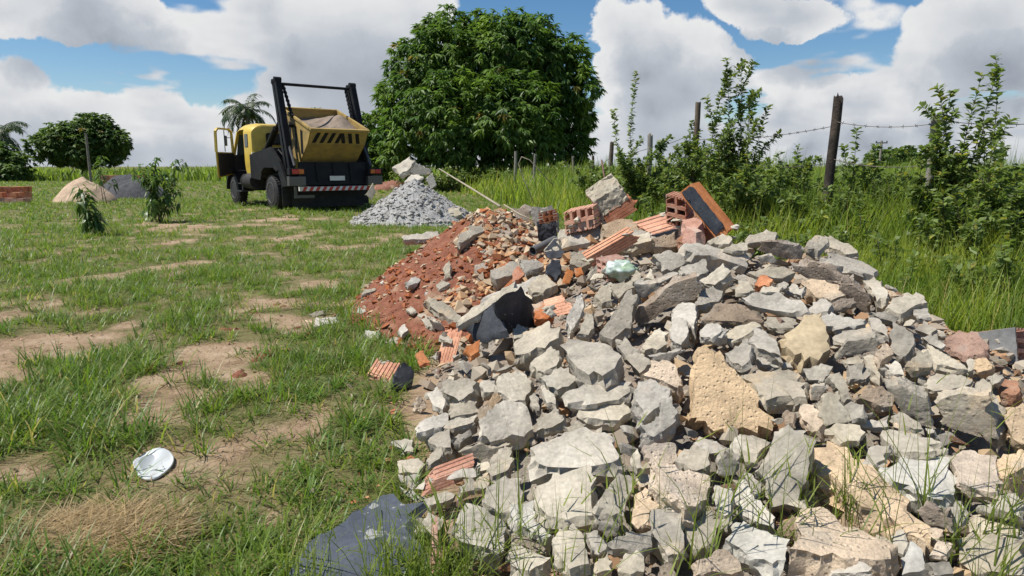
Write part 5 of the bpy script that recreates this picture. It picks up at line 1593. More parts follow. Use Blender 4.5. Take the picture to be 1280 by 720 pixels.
# bonnet, fenders, tank, step, roof roll
loft([[Vector((x * w, y, .95 + (z) * h)) for x, z in ((-1, 0), (-1, .6), (-.85, .9), (-.5, 1), (.5, 1), (.85, .9), (1, .6), (1, 0))] for y, w, h in ((5.56, .82, .82), (6.2, .74, .78), (6.75, .68, .72), (6.9, .62, .62))], 'bonnet', TY, truck)
for s in (-1, 1):
    pf = [(5.25 + .62 * math.cos(k * math.pi / 10), .52 + .62 * math.sin(k * math.pi / 10)) for k in range(11)]
    pf += [(5.25 + .56 * math.cos(k * math.pi / 10), .50 + .56 * math.sin(k * math.pi / 10)) for k in range(10, -1, -1)]
    mb = MB(); mb.prism(pf, 'x', s * .70, s * 1.14); part(mb, 'front_fender', TK, angle=40)
mb = MB(); mb.tube([(-.92, 3.35, .80), (-.92, 4.25, .80)], .26, 18); part(mb, 'fuel_tank', TKD, angle=40)
mb = MB(); mb.box((-.98, 4.55, .48), (.34, .5, .05)); mb.box((-.98, 4.55, .72), (.30, .5, .04)); mb.box((-1.1, 4.3, .62), (.04, .05, .32)); part(mb, 'cab_step', TG)
mb = MB(); mb.box((-.5, 3.35, 1.5), (.5, .28, .7), bevel=.04); mb.tube([(.55, 3.4, 1.0), (.55, 3.4, 2.62)], .07, 10); mb.lathe([(-.25, .1), (-.2, .15), (.2, .15), (.25, .1)], 'z', (.1, 3.4, 2.0), 14); part(mb, 'air_cleaner', TK, angle=40)
mb = MB(); mb.tube([(-.1, 4.0, 2.70), (.1, 3.95, 2.74), (.6, 3.9, 2.74), (.75, 3.9, 2.70)], .10, 10); part(mb, 'roof_roll', TKD, angle=40)
# ================================================================== trees
BARK = mineral('bark', (.085, .065, .048), scale=4, bump=1.0, var=.1)
PALMBARK = mineral('palm_bark', (.20, .18, .15), scale=6, bump=.6, var=.1)
LEAF = {'mango': leafmat('mango_leaves', (.100, .175, .034), .32, rough=.5, spec=.35), 'broad': leafmat('broad_leaves', (.09, .15, .034), .32, rough=.5, spec=.3),
        'bright': leafmat('bright_leaves', (.115, .185, .035), .4), 'palm': leafmat('palm_fronds', (.055, .085, .03), .25, rough=.4),
        'shrub': leafmat('shrub_leaves', (.155, .21, .06), .36, rough=.45, spec=.35), 'sap': leafmat('sapling_leaves', (.085, .150, .035), .35, rough=.4, spec=.4)}

def rdir(n):
    v = rng.normal(size=(n, 3)); return v / np.linalg.norm(v, axis=1)[:, None]

def crown(center, lobes, n, per, ln, wd, mat, parent, droop=.9, tint=.22, floor=.4, warm=.02, fill=.35):
    """leaf whorls through the shells of many overlapping lobes"""
    cen = np.array(center); Lb = np.array(lobes)           # lobes: x,y,z,r offsets
    wts = Lb[:, 3] ** 2; wts = wts / wts.sum()
    k = rng.choice(len(Lb), n, p=wts)
    d = rdir(n)
    rad = np.where(rng.random(n) < fill, rng.uniform(.35, .8, n), rng.uniform(.82, 1.06, n))
    p = Lb[k, :3] + d * (Lb[k, 3] * rad)[:, None] * np.array([1, 1, .9])
    # uneven outline: clumps in and out
    p = p + d * (.22 * Lb[k, 3] * fbm(p * (1.6 / Lb[:, 3].mean()) + 3, 2))[:, None]
    ok = (p[:, 2] + cen[2] > floor)
    for c in Lb:                                            # drop whorls deep inside
        ok &= ~((np.linalg.norm(p - c[:3], axis=1) < c[3] * .55) & (rng.random(n) < .7))
    p, d = p[ok], d[ok]; n = len(p)
    hue = np.clip(.5 + .9 * fbm(p * .8 / Lb[:, 3].mean() * 2 + 9, 2) + rng.normal(0, .22, n), 0, 1.2)
    base = np.repeat(p + cen, per, 0); m = len(base)
    a = rng.uniform(0, math.tau, m)
    out = np.repeat(d, per, 0)
    dr = np.stack([np.cos(a), np.sin(a), 0 * a], -1) * .75 + out * .55 + np.stack([0 * a, 0 * a, -rng.uniform(.1, 1.0, m) * droop], -1)
    nor = out * .6 + np.array([0, 0, .8]) + rng.normal(0, .35, (m, 3))
    h = np.repeat(hue, per)
    C = np.stack([.60 + .75 * h, .70 + .55 * h, .75 + .25 * h], -1) * rng.normal(1, tint, m).clip(.5, 1.6)[:, None]
    w = np.repeat(rng.random(n) < warm, per); C[w] = C[w] * np.array([2.1, .95, .9])
    V, Fq, C = leaves(base, dr, nor, ln * rng.uniform(.65, 1.25, m), wd * rng.uniform(.7, 1.25, m), C, .15, simple=True)
    return np_mesh('crown', V, Fq, mat, parent, col=C)

def limbs(parent, segs, mat, name='trunk', n=9):
    mb = MB()
    for pts, rs in segs: mb.tube(pts, rs, n)
    return mb.build(name, mat, parent, smooth=True)

def wob(a, b, n, amp, rnd):
    a, b = Vector(a), Vector(b)
    return [a.lerp(b, k / n) + Vector((rnd.uniform(-1, 1), rnd.uniform(-1, 1), 0)) * amp * math.sin(math.pi * k / n) for k in range(n + 1)]

def tree(name, label, u, d, lobes_px, n, per, ln, wd, mat, trunk=None, base_v=None, seed=1, group=None, **kw):
    """lobes given in pixels (u, v, radius, depth offset in m) as the crown shows at distance d"""
    rnd = random.Random(seed)
    x = (u - 640) / F_PX * d; z0 = GH(x, d)
    root = empty(name, (x, d, z0)); tag(root, label, 'tree', group)
    s = d / F_PX
    lobes = [((lu - u) * s, dy, CAM_H - (lv - 208) * s - z0, r * s) for lu, lv, r, dy in lobes_px]
    crown((0, 0, 0), lobes, n, per, ln, wd, mat, root, **kw)
    tr = trunk or (.3, 2.5)
    segs = [(wob((0, 0, -.15), (rnd.uniform(-.2, .2), 0, tr[1]), 4, .12 * tr[0] * 3, rnd), [tr[0] * 1.35, tr[0], tr[0] * .9, tr[0] * .85, tr[0] * .8])]
    for (lx, ly, lz, r) in lobes:
        segs.append((wob((0, 0, tr[1] * rnd.uniform(.75, 1)), (lx * .85, ly * .85, lz), 4, .08 * r + .1, rnd), [tr[0] * .55, tr[0] * .42, tr[0] * .3, tr[0] * .18, tr[0] * .06]))
    limbs(root, segs, BARK)
    return root

tree('mango_tree', 'huge dense dark green mango tree right of the truck', 612, 40,
     [(612, 103, 73, 0), (563, 84, 48, -1), (639, 72, 45, -1), (677, 103, 46, 0), (534, 131, 46, -0.5), (525, 177, 43, -0.5), (700, 145, 37, 0), (696, 186, 37, -0.5), (572, 154, 56, -3), (639, 154, 58, -3), (601, 70, 39, 1), (612, 117, 74, 3.5), (658, 182, 42, -3.2), (582, 186, 41, -3.2), (710, 205, 22, -1), (510, 205, 28, -1), (686, 84, 26, -1), (715, 168, 24, 0), (548, 61, 24, 0), (653, 52, 22, 0), (601, 47, 24, 0), (506, 149, 24, 0), (524, 88, 34, 0), (698, 82, 36, 0), (712, 112, 30, -1), (502, 122, 26, 0), (508, 168, 26, -1), (722, 150, 20, 0), (560, 52, 30, 0), (665, 55, 30, 0)],
     9000, 13, .42, .11, LEAF['mango'], trunk=(.42, 2.6), seed=3, droop=1.1, floor=1.3, warm=.008)
tree('background_tree', 'yellowish green tree peeping out left of the mango tree', 470, 50, [(472, 165, 26, 0), (455, 180, 20, 0), (485, 190, 30, 0), (468, 205, 24, -1), (490, 150, 18, 0)], 1100, 9, .42, .16, LEAF['bright'], trunk=(.2, 2), seed=4, floor=.3)
tree('background_tree', 'small round dark tree top showing above the skip', 400, 62, [(385, 155, 13, 0), (402, 150, 14, 0), (415, 157, 12, 0), (400, 165, 22, 0), (395, 185, 18, 0)], 900, 9, .36, .14, LEAF['broad'], trunk=(.2, 2), seed=5)
tree('broad_tree', 'round dark tree with two crowns beyond the sand heap', 112, 70,
     [(125, 172, 30, 0), (105, 178, 24, -1), (145, 178, 24, 0), (150, 192, 16, 0), (125, 188, 24, -1), (85, 178, 22, 0), (75, 185, 18, -1), (88, 192, 15, 0), (135, 160, 18, 0), (108, 196, 12, -1), (68, 175, 10, 0), (160, 180, 12, 0)],
     3800, 9, .42, .17, LEAF['broad'], trunk=(.22, 2.0), seed=6, floor=1.25)
tree('dark_bush', 'dark leafy bush beneath the palm at the far left', 18, 58, [(10, 200, 22, 0), (28, 205, 18, 0), (36, 215, 12, -1), (-5, 205, 25, 0), (20, 222, 18, -1), (0, 225, 16, -1)], 1300, 9, .42, .18, LEAF['broad'], trunk=(.18, 1.2), seed=7, floor=.1)
tree('distant_tree', 'distant wide tree on the right beyond the utility pole', 1112, 120, [(1090, 200, 14, 0), (1108, 197, 14, 0), (1125, 197, 14, 0), (1140, 202, 12, 0), (1115, 206, 18, 0), (1085, 207, 12, 0), (1145, 208, 10, 0)], 1500, 8, .7, .35, LEAF['broad'], trunk=(.25, 1.5), seed=8, floor=.3)

def palm(label, u, d, vtop, nf, fl, seed, lean=0.0, tr=.16):
    rnd = random.Random(seed)
    x = (u - 640) / F_PX * d; z0 = GH(x, d); H_ = CAM_H - (vtop - 208) * d / F_PX - z0
    root = empty('palm_tree', (x, d, z0)); tag(root, label, 'palm', 'palms in the background')
    limbs(root, [(wob((0, 0, -.1), (lean, 0, H_), 5, .05, rnd), [tr * 1.3, tr, tr * .95, tr * .9, tr * .85, tr * .8])], PALMBARK)
    for k in range(nf):
        az = k * 2.399 + rnd.uniform(-.3, .3); el = rnd.uniform(-.35, 1.25)
        L_ = fl * rnd.uniform(.8, 1.1)
        p = np.array([lean, 0, H_]); th = math.pi / 2 - el; pts = []
        m = 16
        for j in range(m + 1):
            pts.append(p.copy())
            th += (1.5 + .3 * rnd.random()) / m * (.6 + .8 * j / m)
            p = p + np.array([math.cos(az) * math.sin(th), math.sin(az) * math.sin(th), math.cos(th)]) * L_ / m
        pts = np.array(pts)
        rb, rd, rn = [], [], []
        side = np.array([-math.sin(az), math.cos(az), 0])
        for j in range(2, m + 1):
            t = pts[j] - pts[j - 1]; t /= np.linalg.norm(t)
            for s in (-1, 1):
                for q in (0, .5):
                    rb.append(pts[j - 1] + (pts[j] - pts[j - 1]) * q); rd.append(side * s * .8 + t * .45 + np.array([0, 0, -.35 + rnd.uniform(-.3, .2)])); rn.append(np.cross(t, side * s) * s + np.array([0, 0, .2]))
        nb_ = len(rb)
        V, Fq, C = leaves(np.array(rb), np.array(rd), np.array(rn), np.full(nb_, fl * .24) * rng.uniform(.7, 1.1, nb_), np.full(nb_, fl * .035), tints(nb_, (1, 1, 1), .2), .25)
        fr = np_mesh('frond', V, Fq, LEAF['palm'], root, col=C)
        mb = MB(); mb.tube([Vector(q) for q in pts[::2]], [.03 * fl / 2] * 3 + [.015 * fl / 2] * (len(pts[::2]) - 3), 5); mb.build('rib', PALMBARK, fr)
    return root
palm('tall palm with drooping fronds behind the truck cab', 318, 55, 142, 22, 2.4, 11)
palm('palm with hanging fronds at the far left edge of the field', 10, 60, 172, 22, 2.9, 12)

# ------------------------------------------------------------------ stemmed plants: shrubs, saplings
def stem_plant(name, label, base, stems, leaf, mat, group=None, cat='shrub', per_m=70, leaf_from=.15, woody=.008, up=.5, droop=.1, spread=.35, tint=.2, side=0):
    """stems: list of (top offset vector, number of side twigs)"""
    root = empty(name, base); tag(root, label, cat, group)
    rnd = random.Random(hash(label) % 9999 if False else int(abs(base[0] * 977 + base[1] * 131)) + 3)
    mb = MB(); B, D = [], []
    def run(p0, p1, r, leafy, bend):
        m = 5; c = Vector((rnd.uniform(-1, 1), rnd.uniform(-1, 1), .3)) * bend * (p1 - p0).length
        pts = [p0.lerp(p1, k / m) + c * math.sin(math.pi * k / m) for k in range(m + 1)]
        mb.tube(pts, [r * (1 - .75 * k / m) for k in range(m + 1)], 4)
        L_ = (p1 - p0).length
        for k in range(max(2, int(L_ * per_m * leafy))):
            f = leaf_from + (1 - leaf_from) * rnd.random() ** .85
            j = min(m - 1, int(f * m)); q = pts[j].lerp(pts[j + 1], f * m - j)
            a = k * 2.399 + rnd.uniform(-.4, .4)
            t = (pts[j + 1] - pts[j]).normalized(); x = t.orthogonal().normalized(); y = t.cross(x)
            B.append(q[:]); D.append((x * math.cos(a) + y * math.sin(a) + t * up + Vector((0, 0, rnd.uniform(-.5, .4))))[:])
        return pts
    for (top, tw) in stems:
        p0 = Vector((rnd.uniform(-.1, .1), rnd.uniform(-.1, .1), -.03)); p1 = Vector(top)
        pts = run(p0, p1, woody, 1.0, .06)
        for k in range(tw):
            f = rnd.uniform(.15, .9); j = int(f * 5); q = pts[j]
            L_ = p1.length * rnd.uniform(.15, .5) * (1.15 - f * .6); a = rnd.uniform(0, math.tau)
            run(q, q + Vector((math.cos(a) * spread, math.sin(a) * spread, rnd.uniform(.1, .95))).normalized() * L_, woody * .5, 1.35, .08)
    mb.build('stem', BARK, root, smooth=True)
    B, D = np.array(B), np.array(D); n = len(B)
    V, Fq, C = leaves(B, D, np.array([0, 0, 1.0]) + rng.normal(0, .45, (n, 3)), leaf[0] * rng.uniform(.55, 1.2, n), leaf[1] * rng.uniform(.6, 1.2, n), tints(n, (1, 1, 1), tint, .06), droop)
    np_mesh('foliage', V, Fq, mat, root, col=C)
    return root

def bush(label, u, d, vtop, wpx, nst, tw, leaf=(.095, .046), per_m=105, seed=0, name='shrub', group='wild shrubs along the fence', thin=None, spread=.4):
    rnd = random.Random(seed * 17 + 1)
    x = (u - 640) / F_PX * d; z0 = GH(x, d); H_ = CAM_H - (vtop - 208) * d / F_PX - z0
    w = wpx / F_PX * d / 2
    st = []
    for k in range(int(nst * 1.5)):
        f = rnd.uniform(-1.25, 1.25); st.append(((f * w, rnd.uniform(-.6, .6) * min(w, .8), H_ * rnd.uniform(.6, 1.0) * (1 - .2 * abs(f))), tw))
    if thin: st += [((dx / F_PX * d, 0, CAM_H - (vt - 208) * d / F_PX - z0), t) for dx, vt, t in thin]
    return stem_plant(name, label, (x, d, z0), st, leaf, LEAF['shrub'], group, per_m=per_m, spread=spread)

bush('wide leafy shrub behind the mortar capped brick', 808, 12.5, 158, 80, 10, 6, seed=1, thin=[(-18, 96, 1), (-45, 140, 2)])
bush('tall shrub whose top clump rises highest above the leaning fragment', 905, 10.5, 165, 80, 11, 6, seed=2, thin=[(-8, 82, 5), (-5, 92, 6), (10, 88, 4), (-30, 125, 4), (28, 130, 3), (45, 135, 3)])
bush('shrub wrapping the tall thin post left of the tall shrub', 868, 11.5, 140, 50, 8, 5, seed=3)
bush('low shrub between the tall shrub and the charred post', 975, 9.5, 172, 80, 10, 5, seed=4)
bush('small sprigs just right of the charred post', 1062, 9.0, 150, 46, 5, 3, seed=5, per_m=85)
bush('leafy sprigs covering the grey post', 1165, 7.6, 128, 45, 7, 4, seed=6, thin=[(-12, 112, 4), (5, 118, 3)])
bush('tallest sprig with sparse leaves right of the grey post', 1205, 7.4, 150, 60, 7, 4, seed=7, thin=[(14, 76, 4), (0, 100, 3), (18, 95, 3)], per_m=85)
bush('dense shrub at the right edge below the wire', 1262, 7.0, 185, 90, 9, 5, seed=8)
bush('dense dark shrub in front of the tallest sprig', 1195, 6.8, 222, 90, 8, 5, seed=9)
bush('low dark shrub at the foot of the charred post', 1030, 8.4, 220, 80, 10, 5, seed=10)
bush('bushy weeds below the dense right edge shrub', 1250, 6.2, 255, 90, 7, 4, seed=11)
bush('dark undergrowth shrub behind the leaning wall fragment', 930, 9.0, 205, 90, 12, 6, seed=12)
bush('undergrowth shrub left of the wide leafy shrub', 770, 14, 190, 50, 7, 4, seed=13)
bush('pale green bush filling the gap right of the wide leafy shrub', 845, 12, 178, 60, 9, 5, seed=21)
bush('loose green bush left of the low shrub', 940, 11, 178, 70, 9, 5, seed=22)
bush('green bush behind the sprigs by the charred post', 1085, 10, 190, 70, 9, 5, seed=23)
bush('bush filling the gap left of the grey post', 1125, 9.0, 200, 60, 9, 5, seed=24)
bush('bush at the foot of the slim post', 745, 17, 195, 50, 8, 4, seed=25)
bush('sprig rising at the right border', 1283, 6.4, 140, 24, 4, 3, seed=14, per_m=85)
for k, (u, d, vt, w, lb) in enumerate([(955, 7.4, 258, 90, 'low leafy weeds behind the brown ridge lump'), (1010, 7.0, 275, 80, 'weeds behind the right end of the ridge'), (1075, 7.4, 262, 80, 'weedy shrub right below the charred post'),
                                       (1120, 6.6, 285, 80, 'weedy shrub below the grey post'), (1165, 6.0, 300, 80, 'leafy weeds in front of the dense dark shrub'), (1225, 5.6, 310, 80, 'leafy weeds lowest at the right'),
                                       (850, 9.5, 215, 80, 'weeds behind the round holed brick'), (1110, 8.8, 205, 70, 'shrub between charred and grey posts'), (1000, 9.8, 195, 60, 'shrub just left of the charred post'), (1275, 5.4, 290, 60, 'leafy weeds at the right border')]):
    bush(lb, u, d, vt, w, 5, 2, seed=60 + k, per_m=60, group='weedy shrubs in the tall grass')
for k, (u, d, vt, w) in enumerate([(560, 34, 205, 60), (640, 33, 208, 60), (700, 30, 203, 50), (735, 24, 205, 40), (600, 36, 195, 70), (520, 36, 200, 50)]):
    bush(['shaded undergrowth left under the mango', 'shaded undergrowth by the mango trunk', 'undergrowth at the right skirt of the mango', 'shrub at the fence right of the mango', 'undergrowth behind the mango trunk', 'undergrowth behind the grey heap'][k], u, d, vt, w, 12, 4, leaf=(.22, .10), per_m=30, seed=30 + k, group='undergrowth below the mango')

# saplings on the lawn
def sapling(label, u, v, vtop, stems, leaf, per_m, droop=.5, lf=.35):
    g = on_ground(u, v); s = g.y / F_PX
    st = [((dx * s, rng.uniform(-.05, .05), (v - vt) * s), t) for dx, vt, t in stems]
    return stem_plant('sapling', label, (g.x, g.y, GH(g.x, g.y)), st, leaf, LEAF['sap'], 'young trees planted on the lawn', 'sapling', per_m=per_m, leaf_from=lf, droop=droop, up=-.15, spread=.9, woody=.012)
sapling('leaning mango sapling with drooping leaves nearest the camera on the lawn', 118, 295, 228, [((-14), 232, 3), (-6, 262, 2), (2, 268, 2)], (.26, .062), 55, .6)
sapling('thin stemmed sapling with a small leafy top behind the leaning one', 131, 256, 195, [(2, 196, 2), (-2, 215, 1)], (.26, .06), 20, .35, lf=.7)
sapling('bushy young tree on a bare strip of lawn left of the truck', 199, 278, 200, [(-16, 205, 5), (0, 215, 5), (6, 198, 4), (26, 200, 5), (-8, 222, 4), (18, 222, 4)], (.17, .06), 34, .5, lf=.25)
# ================================================================== heaps, stacks, fence, odds and ends
# grey dust heap behind
gx0, gy0 = on_ground(512, 282).x, on_ground(512, 282).y + .9
def heap(x, y):
    r = np.sqrt(((x - gx0) / 1.45) ** 2 + ((y - gy0) / 1.35) ** 2)
    return .98 * np.clip(1 - r, 0, None) ** .95 + np.where(r < 1.02, .05 * nz(x, y, 2.3, 3, 3) + .035 * nz(x, y, 8, 3, 5), 0)
MAT_DUST = mineral('grey_rubble_dust', (.36, .352, .335), scale=9, bump=1.0, pits=.6, var=0, patch=(.42, .41, .385), patch_scale=3)
o = height_mesh('grey_rubble_mound', heap, gx0 - 1.6, gx0 + 1.6, gy0 - 1.5, gy0 + 1.5, .03, MAT_DUST, zcut=.01)
tag(o, 'mound of fine grey rubble behind the truck side of the heap', 'rubble heap')
n = 12000; x = rng.uniform(gx0 - 1.7, gx0 + 1.7, n); y = rng.uniform(gy0 - 1.6, gy0 + 1.4, n); z = heap(x, y); ok = (z > .0)
x, y, z = x[ok], y[ok], np.maximum(z[ok], GHa(x[ok], y[ok])); k = len(x)
sz = .008 + .06 * rng.random(k) ** 11
V, Fq, C = pebbles(np.stack([x, y, z + sz * .15], -1), sz, np.array([1.0, 1.1, 1.24]) * rng.uniform(.85, 1.1, (k, 1)))
tag(np_mesh('mound_fragments', V, Fq, MAT_PEB, col=C, flat=True), 'broken grey fragments covering the far rubble mound', 'gravel', kind='stuff')
dd = gy0 - .2
def far_rock(poly, code, d, tilt, label, thick=None):
    _k = len(ROCKS)
    o = rock(poly, code, tilt, depth=d, label=label, thick=thick); ROCKS.pop()
    tag(o, label, 'rubble', 'slabs on the grey mound'); return o
D0 = gy0 / math.cos(PITCH)
far_rock([(491, 212), (512, 198), (520, 203), (512, 216), (500, 221)], 'l', D0, 'L', 'broad pale slab crowning the grey mound', .12)
far_rock([(513, 214), (520, 203), (539, 211), (538, 217), (516, 222)], 'g', D0 - .05, 'F', 'second slab leaning beside the crowning slab of the mound', .12)
far_rock([(505, 226), (519, 215), (530, 222), (517, 229)], 'l', D0 - .15, 'U', 'small white slab just under the mound top', .08)
far_rock([(531, 222), (541, 216), (546, 232), (538, 236)], 'l', D0 - .1, 'F', 'pale chunk on the right shoulder of the mound', .08)
far_rock([(456, 243), (466, 228), (470, 240), (464, 250)], 'g', D0 - .1, 'F', 'upright grey chunk at the left foot of the mound', .08)
far_rock([(480, 268), (488, 262), (505, 270), (500, 277), (484, 276)], 'l', D0 - 1.0, '-', 'pale block low on the left of the mound', .1)
far_rock([(512, 275), (518, 262), (528, 274), (524, 284), (516, 284)], 'l', D0 - 1.1, '-', 'pointed pale block at the foot of the mound', .1)
far_rock([(555, 270), (560, 262), (576, 260), (578, 270), (562, 275)], 'l', D0 - .9, '-', 'flat white slab at the right foot of the mound', .1)
far_rock([(520, 258), (550, 255), (572, 258), (560, 263), (530, 263)], 'g', D0 - .6, 'U', 'wide flat slab half buried in the right of the mound', .06)

# sand heap, dark gravel heap, red soil heap by the truck
def small_heap(name, label, u, v, hw, hpx, mat, cat, seed, sharp=1.0, aspect=.9):
    g = on_ground(u, v); s = g.y / F_PX; rx = hw * s; ry = rx * aspect; h = hpx * s; cx, cy = g.x, g.y + ry
    f = lambda x, y: h * np.clip(1 - np.sqrt(((x - cx) / rx) ** 2 + ((y - cy) / ry) ** 2), 0, None) ** sharp * (1 + .35 * nz(x, y, 1.5, 3, seed)) + np.where(np.hypot((x - cx) / rx, (y - cy) / ry) < 1, .02 * nz(x, y, 7, 3, seed), -1)
    o = height_mesh(name, f, cx - rx * 1.05, cx + rx * 1.05, cy - ry * 1.05, cy + ry * 1.05, rx / 40, mat, zcut=-.005)
    return tag(o, label, cat)
small_heap('sand_heap', 'heap of pale yellow sand on the far left lawn', 86, 254, 38, 36, mineral('sand', (.50, .33, .185), scale=4, bump=.5, pits=.1, var=0), 'sand heap', 2, .8)
small_heap('gravel_heap', 'dark grey gravel heap beside the sand', 142, 249, 48, 38, mineral('dark_gravel', (.085, .085, .09), scale=12, bump=1.0, var=0), 'gravel heap', 5, .9)
small_heap('red_soil_heap', 'small heap of red soil right of the truck tail', 486, 238, 24, 14, MAT_RED, 'soil heap', 8, .5)

# stacks of hollow bricks
def stack(label, u, v, d, nx, ny, nzz, rot, seed):
    rnd = random.Random(seed)
    g = ((u - 640) / F_PX * d, d)
    root = empty('brick_stack', (g[0], g[1], GH(*g)), rot); tag(root, label, 'brick stack', 'brick stacks')
    for k in range(nzz):
        mb = MB()
        for i in range(nx - (rnd.randrange(2) if k == nzz - 1 else 0)):
            for j in range(ny):
                if k == nzz - 1 and rnd.random() < .25: continue
                mb.box((i * .25 - nx * .125 + rnd.uniform(-.015, .015), j * .2 - ny * .1 + rnd.uniform(-.02, .02), .095 + k * .192), (.235, .185, .18), Euler((0, 0, rnd.uniform(-.06, .06))))
        mb.build('brick_course', CON['p'], root)
    return root
stack('low stack of orange bricks at the left border of the field', 8, 250, 24, 8, 3, 3, .15, 1)
stack('second course stack of bricks left of the sand heap', 30, 250, 23.5, 4, 2, 2, -.1, 2)
stack('long orange brick stack between sand heap and truck', 163, 231, 40, 9, 3, 4, .05, 3)

# ------------------------------------------------------------------ fence
WOOD = mineral('weathered_wood', (.13, .10, .075), dark=(.06, .045, .035), light=(.24, .20, .165), scale=5, bump=1.0, pits=.3, var=.15)
CHAR = mineral('charred_wood', (.05, .04, .033), dark=(.022, .018, .016), light=(.11, .085, .065), scale=6, bump=1.0, pits=.4, var=.05)
GREYW = mineral('grey_post_wood', (.24, .22, .185), scale=6, bump=.8, pits=.3, var=.1)
def post(label, u, vtop, d, wpx, mat, lean=0.0, name='fence_post', jag=.04, side=9):
    x = (u - 640) / F_PX * d; z0 = GH(x, d); ztop = CAM_H - (vtop - 208) / F_PX * d; r = wpx / F_PX * d / 2
    rnd = random.Random(int(u * 7))
    bm = bmesh.new(); rings = []; m = 9; n = 14
    for k in range(m + 1):
        f = k / m
        ring = []
        for j in range(n):
            a = j * math.tau / n
            rr = r * (1.05 - .12 * f) * (1 + .14 * mnoise.noise(Vector((math.cos(a) * 1.5, math.sin(a) * 1.5, f * 3 + u))))
            zz = (ztop - z0 + .3) * f - .3 + (jag * mnoise.noise(Vector((math.cos(a) * 2, math.sin(a) * 2, u))) * 2 if k == m else 0)
            ring.append(bm.verts.new((rr * math.cos(a) + lean * f * ztop + .02 * math.sin(f * 5 + u), rr * math.sin(a), zz)))
        rings.append(ring)
    for a_, b_ in zip(rings, rings[1:]):
        for j in range(n): bm.faces.new((a_[j], a_[(j + 1) % n], b_[(j + 1) % n], b_[j]))
    bm.faces.new(rings[-1]); bm.faces.new(rings[0][::-1])
    me = bpy.data.meshes.new(name); bm.to_mesh(me); bm.free(); me.shade_smooth(); me.set_sharp_from_angle(angle=math.radians(50))
    o = link(name, me, mat, loc=(x, d, z0))
    tag(o, label, 'post', 'posts of the wire fence')
    return Vector((x, d, ztop)), r
P = [post('thick charred fence post with split top', 1033, 127, 8.8, 11.5, CHAR, .0, jag=.09),
     post('pale grey fence post wrapped in leaves', 1154, 147, 7.9, 11, GREYW),
     post('tall thin brown post among the shrubs', 864, 132, 11.5, 7, WOOD),
     post('short post standing in the wide leafy shrub', 808, 170, 15.5, 6.5, GREYW),
     post('slim post left of the wide leafy shrub', 762, 179, 19, 5.5, WOOD),
     post('thin stake near the mango right edge', 739, 196, 22, 3.5, WOOD),
     post('slender grey post under the mango', 644, 190, 28, 3.5, GREYW),
     post('slender grey post right of the mango trunk', 668, 194, 27, 3.5, GREYW),
     post('grey stake at the right skirt of the mango', 715, 196, 24, 3, GREYW)]
post('hidden right hand post carrying the wire out of the picture', 1340, 147, 6.6, 11, GREYW)
PR = Vector(((1340 - 640) / F_PX * 6.6, 6.6, CAM_H + 61 / F_PX * 6.6))
WIRE = paint('rusty_wire', (.10, .085, .075), .6, .5)
def wire(a, b, label, r=.004, sag=.06, barbs=True):
    a, b = Vector(a), Vector(b); L_ = (b - a).length
    mb = MB(); pts = [a.lerp(b, k / 12) - Vector((0, 0, sag * 4 * (k / 12) * (1 - k / 12))) for k in range(13)]
    mb.tube(pts, r, 5)
    if barbs:
        for k in range(int(L_ / .14)):
            f = (k + .5) / int(L_ / .14); j = min(11, int(f * 12)); q = pts[j].lerp(pts[j + 1], f * 12 - j)
            ax = random.uniform(0, 3.14); dv_ = Vector((math.cos(ax) * .4, .2, math.sin(ax))).normalized() * .022
            mb.tube([q - dv_, q + dv_], r * .8, 4); dv2 = Vector((-dv_.z, dv_.y, dv_.x)); mb.tube([q - dv2, q + dv2], r * .8, 4)
    return tag(mb.build('barbed_wire', WIRE), label, 'wire', 'fence wires')
def on_post(k, frac): return Vector((P[k][0].x, P[k][0].y - P[k][1], P[k][0].z * frac))
wire(on_post(1, .97), PR - Vector((0, .1, .02)), 'top barbed wire running right from the grey post')
wire(on_post(1, .95), on_post(0, .86), 'top barbed wire between charred and grey posts', sag=.05)
wire(on_post(0, .84), on_post(2, .74), 'top barbed wire from the charred post to the thin brown post')
wire(on_post(1, .70), on_post(0, .64), 'middle barbed wire between charred and grey posts')
wire(on_post(1, .70), PR - Vector((0, .1, .5)), 'middle barbed wire running right from the grey post')
wire(on_post(0, .62), on_post(2, .55), 'middle barbed wire left of the charred post')
wire(on_post(2, .80), on_post(3, .86), 'wire between the brown post and the shrub post', r=.005, barbs=False)
wire(on_post(3, .85), on_post(4, .85), 'wire between the shrub post and the slim post', r=.006, barbs=False)
wire(on_post(4, .8), on_post(5, .8), 'far wire beside the mango', r=.007, barbs=False)

# leaning sticks and rods
def stick(label, pts, r, mat, name='stick', cat='stick'):
    mb = MB(); mb.tube(pts, r, 7); return tag(mb.build(name, mat, smooth=True), label, cat)
BAMB = paint('dry_bamboo', (.36, .31, .22), .7, dirt=(.2, .16, .1), amount=.8, scale=5)
stick('long pale pole lying across the grass from the mound to the red soil', [at_depth(549, 211, 13.3), at_depth(590, 236, 10.5), at_depth(625, 258, 7.4)], [.012, .015, .015], BAMB)
stick('thin dark rod standing behind the mortar capped brick', [at_depth(758, 262, 5.6), at_depth(757, 230, 5.65), at_depth(752, 200, 5.7)], .008, paint('rusty_rod', (.13, .07, .045), .7), 'iron_rod', 'rod')
stick('thin twig lying over the red soil', [at_depth(630, 256, 6.6), at_depth(650, 268, 6.45), at_depth(668, 276, 6.3)], [.008, .007, .005], BAMB, 'twig', 'twig')
stick('bent wire hoop standing in the tall grass', [at_depth(u_, v_, 12) for u_, v_ in ((668, 255), (655, 225), (648, 205), (652, 196), (662, 200), (690, 230))], .008, BAMB, 'wire_hoop', 'wire')

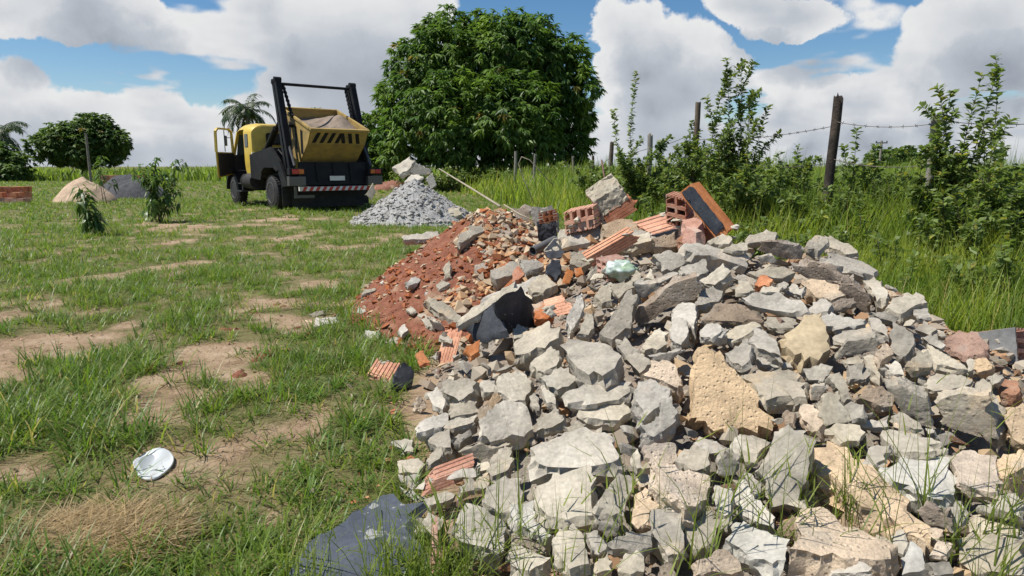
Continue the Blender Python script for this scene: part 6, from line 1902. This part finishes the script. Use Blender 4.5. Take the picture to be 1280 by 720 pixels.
# far poles
def pole(label, u, vtop, d, r, arm=None):
    x = (u - 640) / F_PX * d; zt = CAM_H - (vtop - 208) / F_PX * d
    root = empty('utility_pole', (x, d, 0)); tag(root, label, 'pole')
    mb = MB(); mb.tube([(0, 0, -.2), (0, 0, zt)], [r * 1.25, r], 10); mb.build('shaft', GREYW, root)
    if arm:
        mb = MB(); mb.box((0, 0, zt - .3), (arm, .12, .14)); ca = mb.build('cross_arm', WOOD, root)
        for q in (-.45, 0, .45):
            mb = MB(); mb.lathe([(0, .05), (.05, .09), (.16, .09), (.2, .03)], 'z', (q * arm, 0, zt - .22), 8); mb.build('insulator', TG, ca)
pole('utility pole with cross arm in front of the distant tree', 1092, 177, 95, .14, 1.6)
pole('thin pale pole standing before the round dark tree', 120, 168, 50, .08)

# long weeds growing up in front of the heap
def weeds():
    parts = []
    spots = [(rng.uniform(520, 1275), rng.uniform(690, 790)) for _ in range(48)] + [(rng.uniform(470, 620), rng.uniform(690, 760)) for _ in range(26)] + [(rng.uniform(360, 560), rng.uniform(700, 770)) for _ in range(20)]
    for (u, v) in spots:
        g = on_ground(u, v, .05); x, y = g.x, max(1.25, g.y)
        z = max(GH(x, y), PH(x, y) - .06)
        k = int(rng.integers(5, 11))
        tall_ = rng.uniform(.16, .42) if u < 640 else rng.uniform(.15, .5)
        base = np.tile(np.array([[x, y, z]]), (k, 1)) + rng.normal(0, .012, (k, 3)) * np.array([1, 1, 0])
        n1 = k // 2 + 1
        wd = np.full(k, .0055); wd[:n1 // 2 + 1] = .0022
        ln = rng.uniform(.4, 1.0, k) * tall_; ln[:n1 // 2 + 1] = tall_ * rng.uniform(.9, 1.2, n1 // 2 + 1)
        th0 = rng.uniform(.05, .6, k); th0[:n1 // 2 + 1] = rng.uniform(0, .15, n1 // 2 + 1)
        th1 = rng.uniform(.2, 1.3, k); th1[:n1 // 2 + 1] = rng.uniform(0, .3, n1 // 2 + 1)
        tb = np.array([.8, .75, .8]) * rng.uniform(.7, 1.25, (k, 1))
        parts.append(blades(base, ln, wd, rng.uniform(0, 6.28, k), th0, th1, tb, 3))
        # small leaves up the stalk
        m = int(rng.integers(2, 5)); hh = rng.uniform(.3, .95, m) * tall_
        b2 = np.stack([x + 0 * hh, y + 0 * hh, z + hh], -1)
        parts.append(blades(b2, rng.uniform(.03, .09, m), rng.uniform(.003, .006, m), rng.uniform(0, 6.28, m), rng.uniform(.5, 1.2, m), rng.uniform(-.2, .6, m), np.array([.95, .85, .8]) * rng.uniform(.7, 1.2, (m, 1)), 3))
    V, Fq, C = join(parts)
    tag(np_mesh('wild_grass', V, Fq, MAT_TALL, col=C), 'long thin grass stalks growing up through the front of the heap', 'grass', kind='stuff')
weeds()
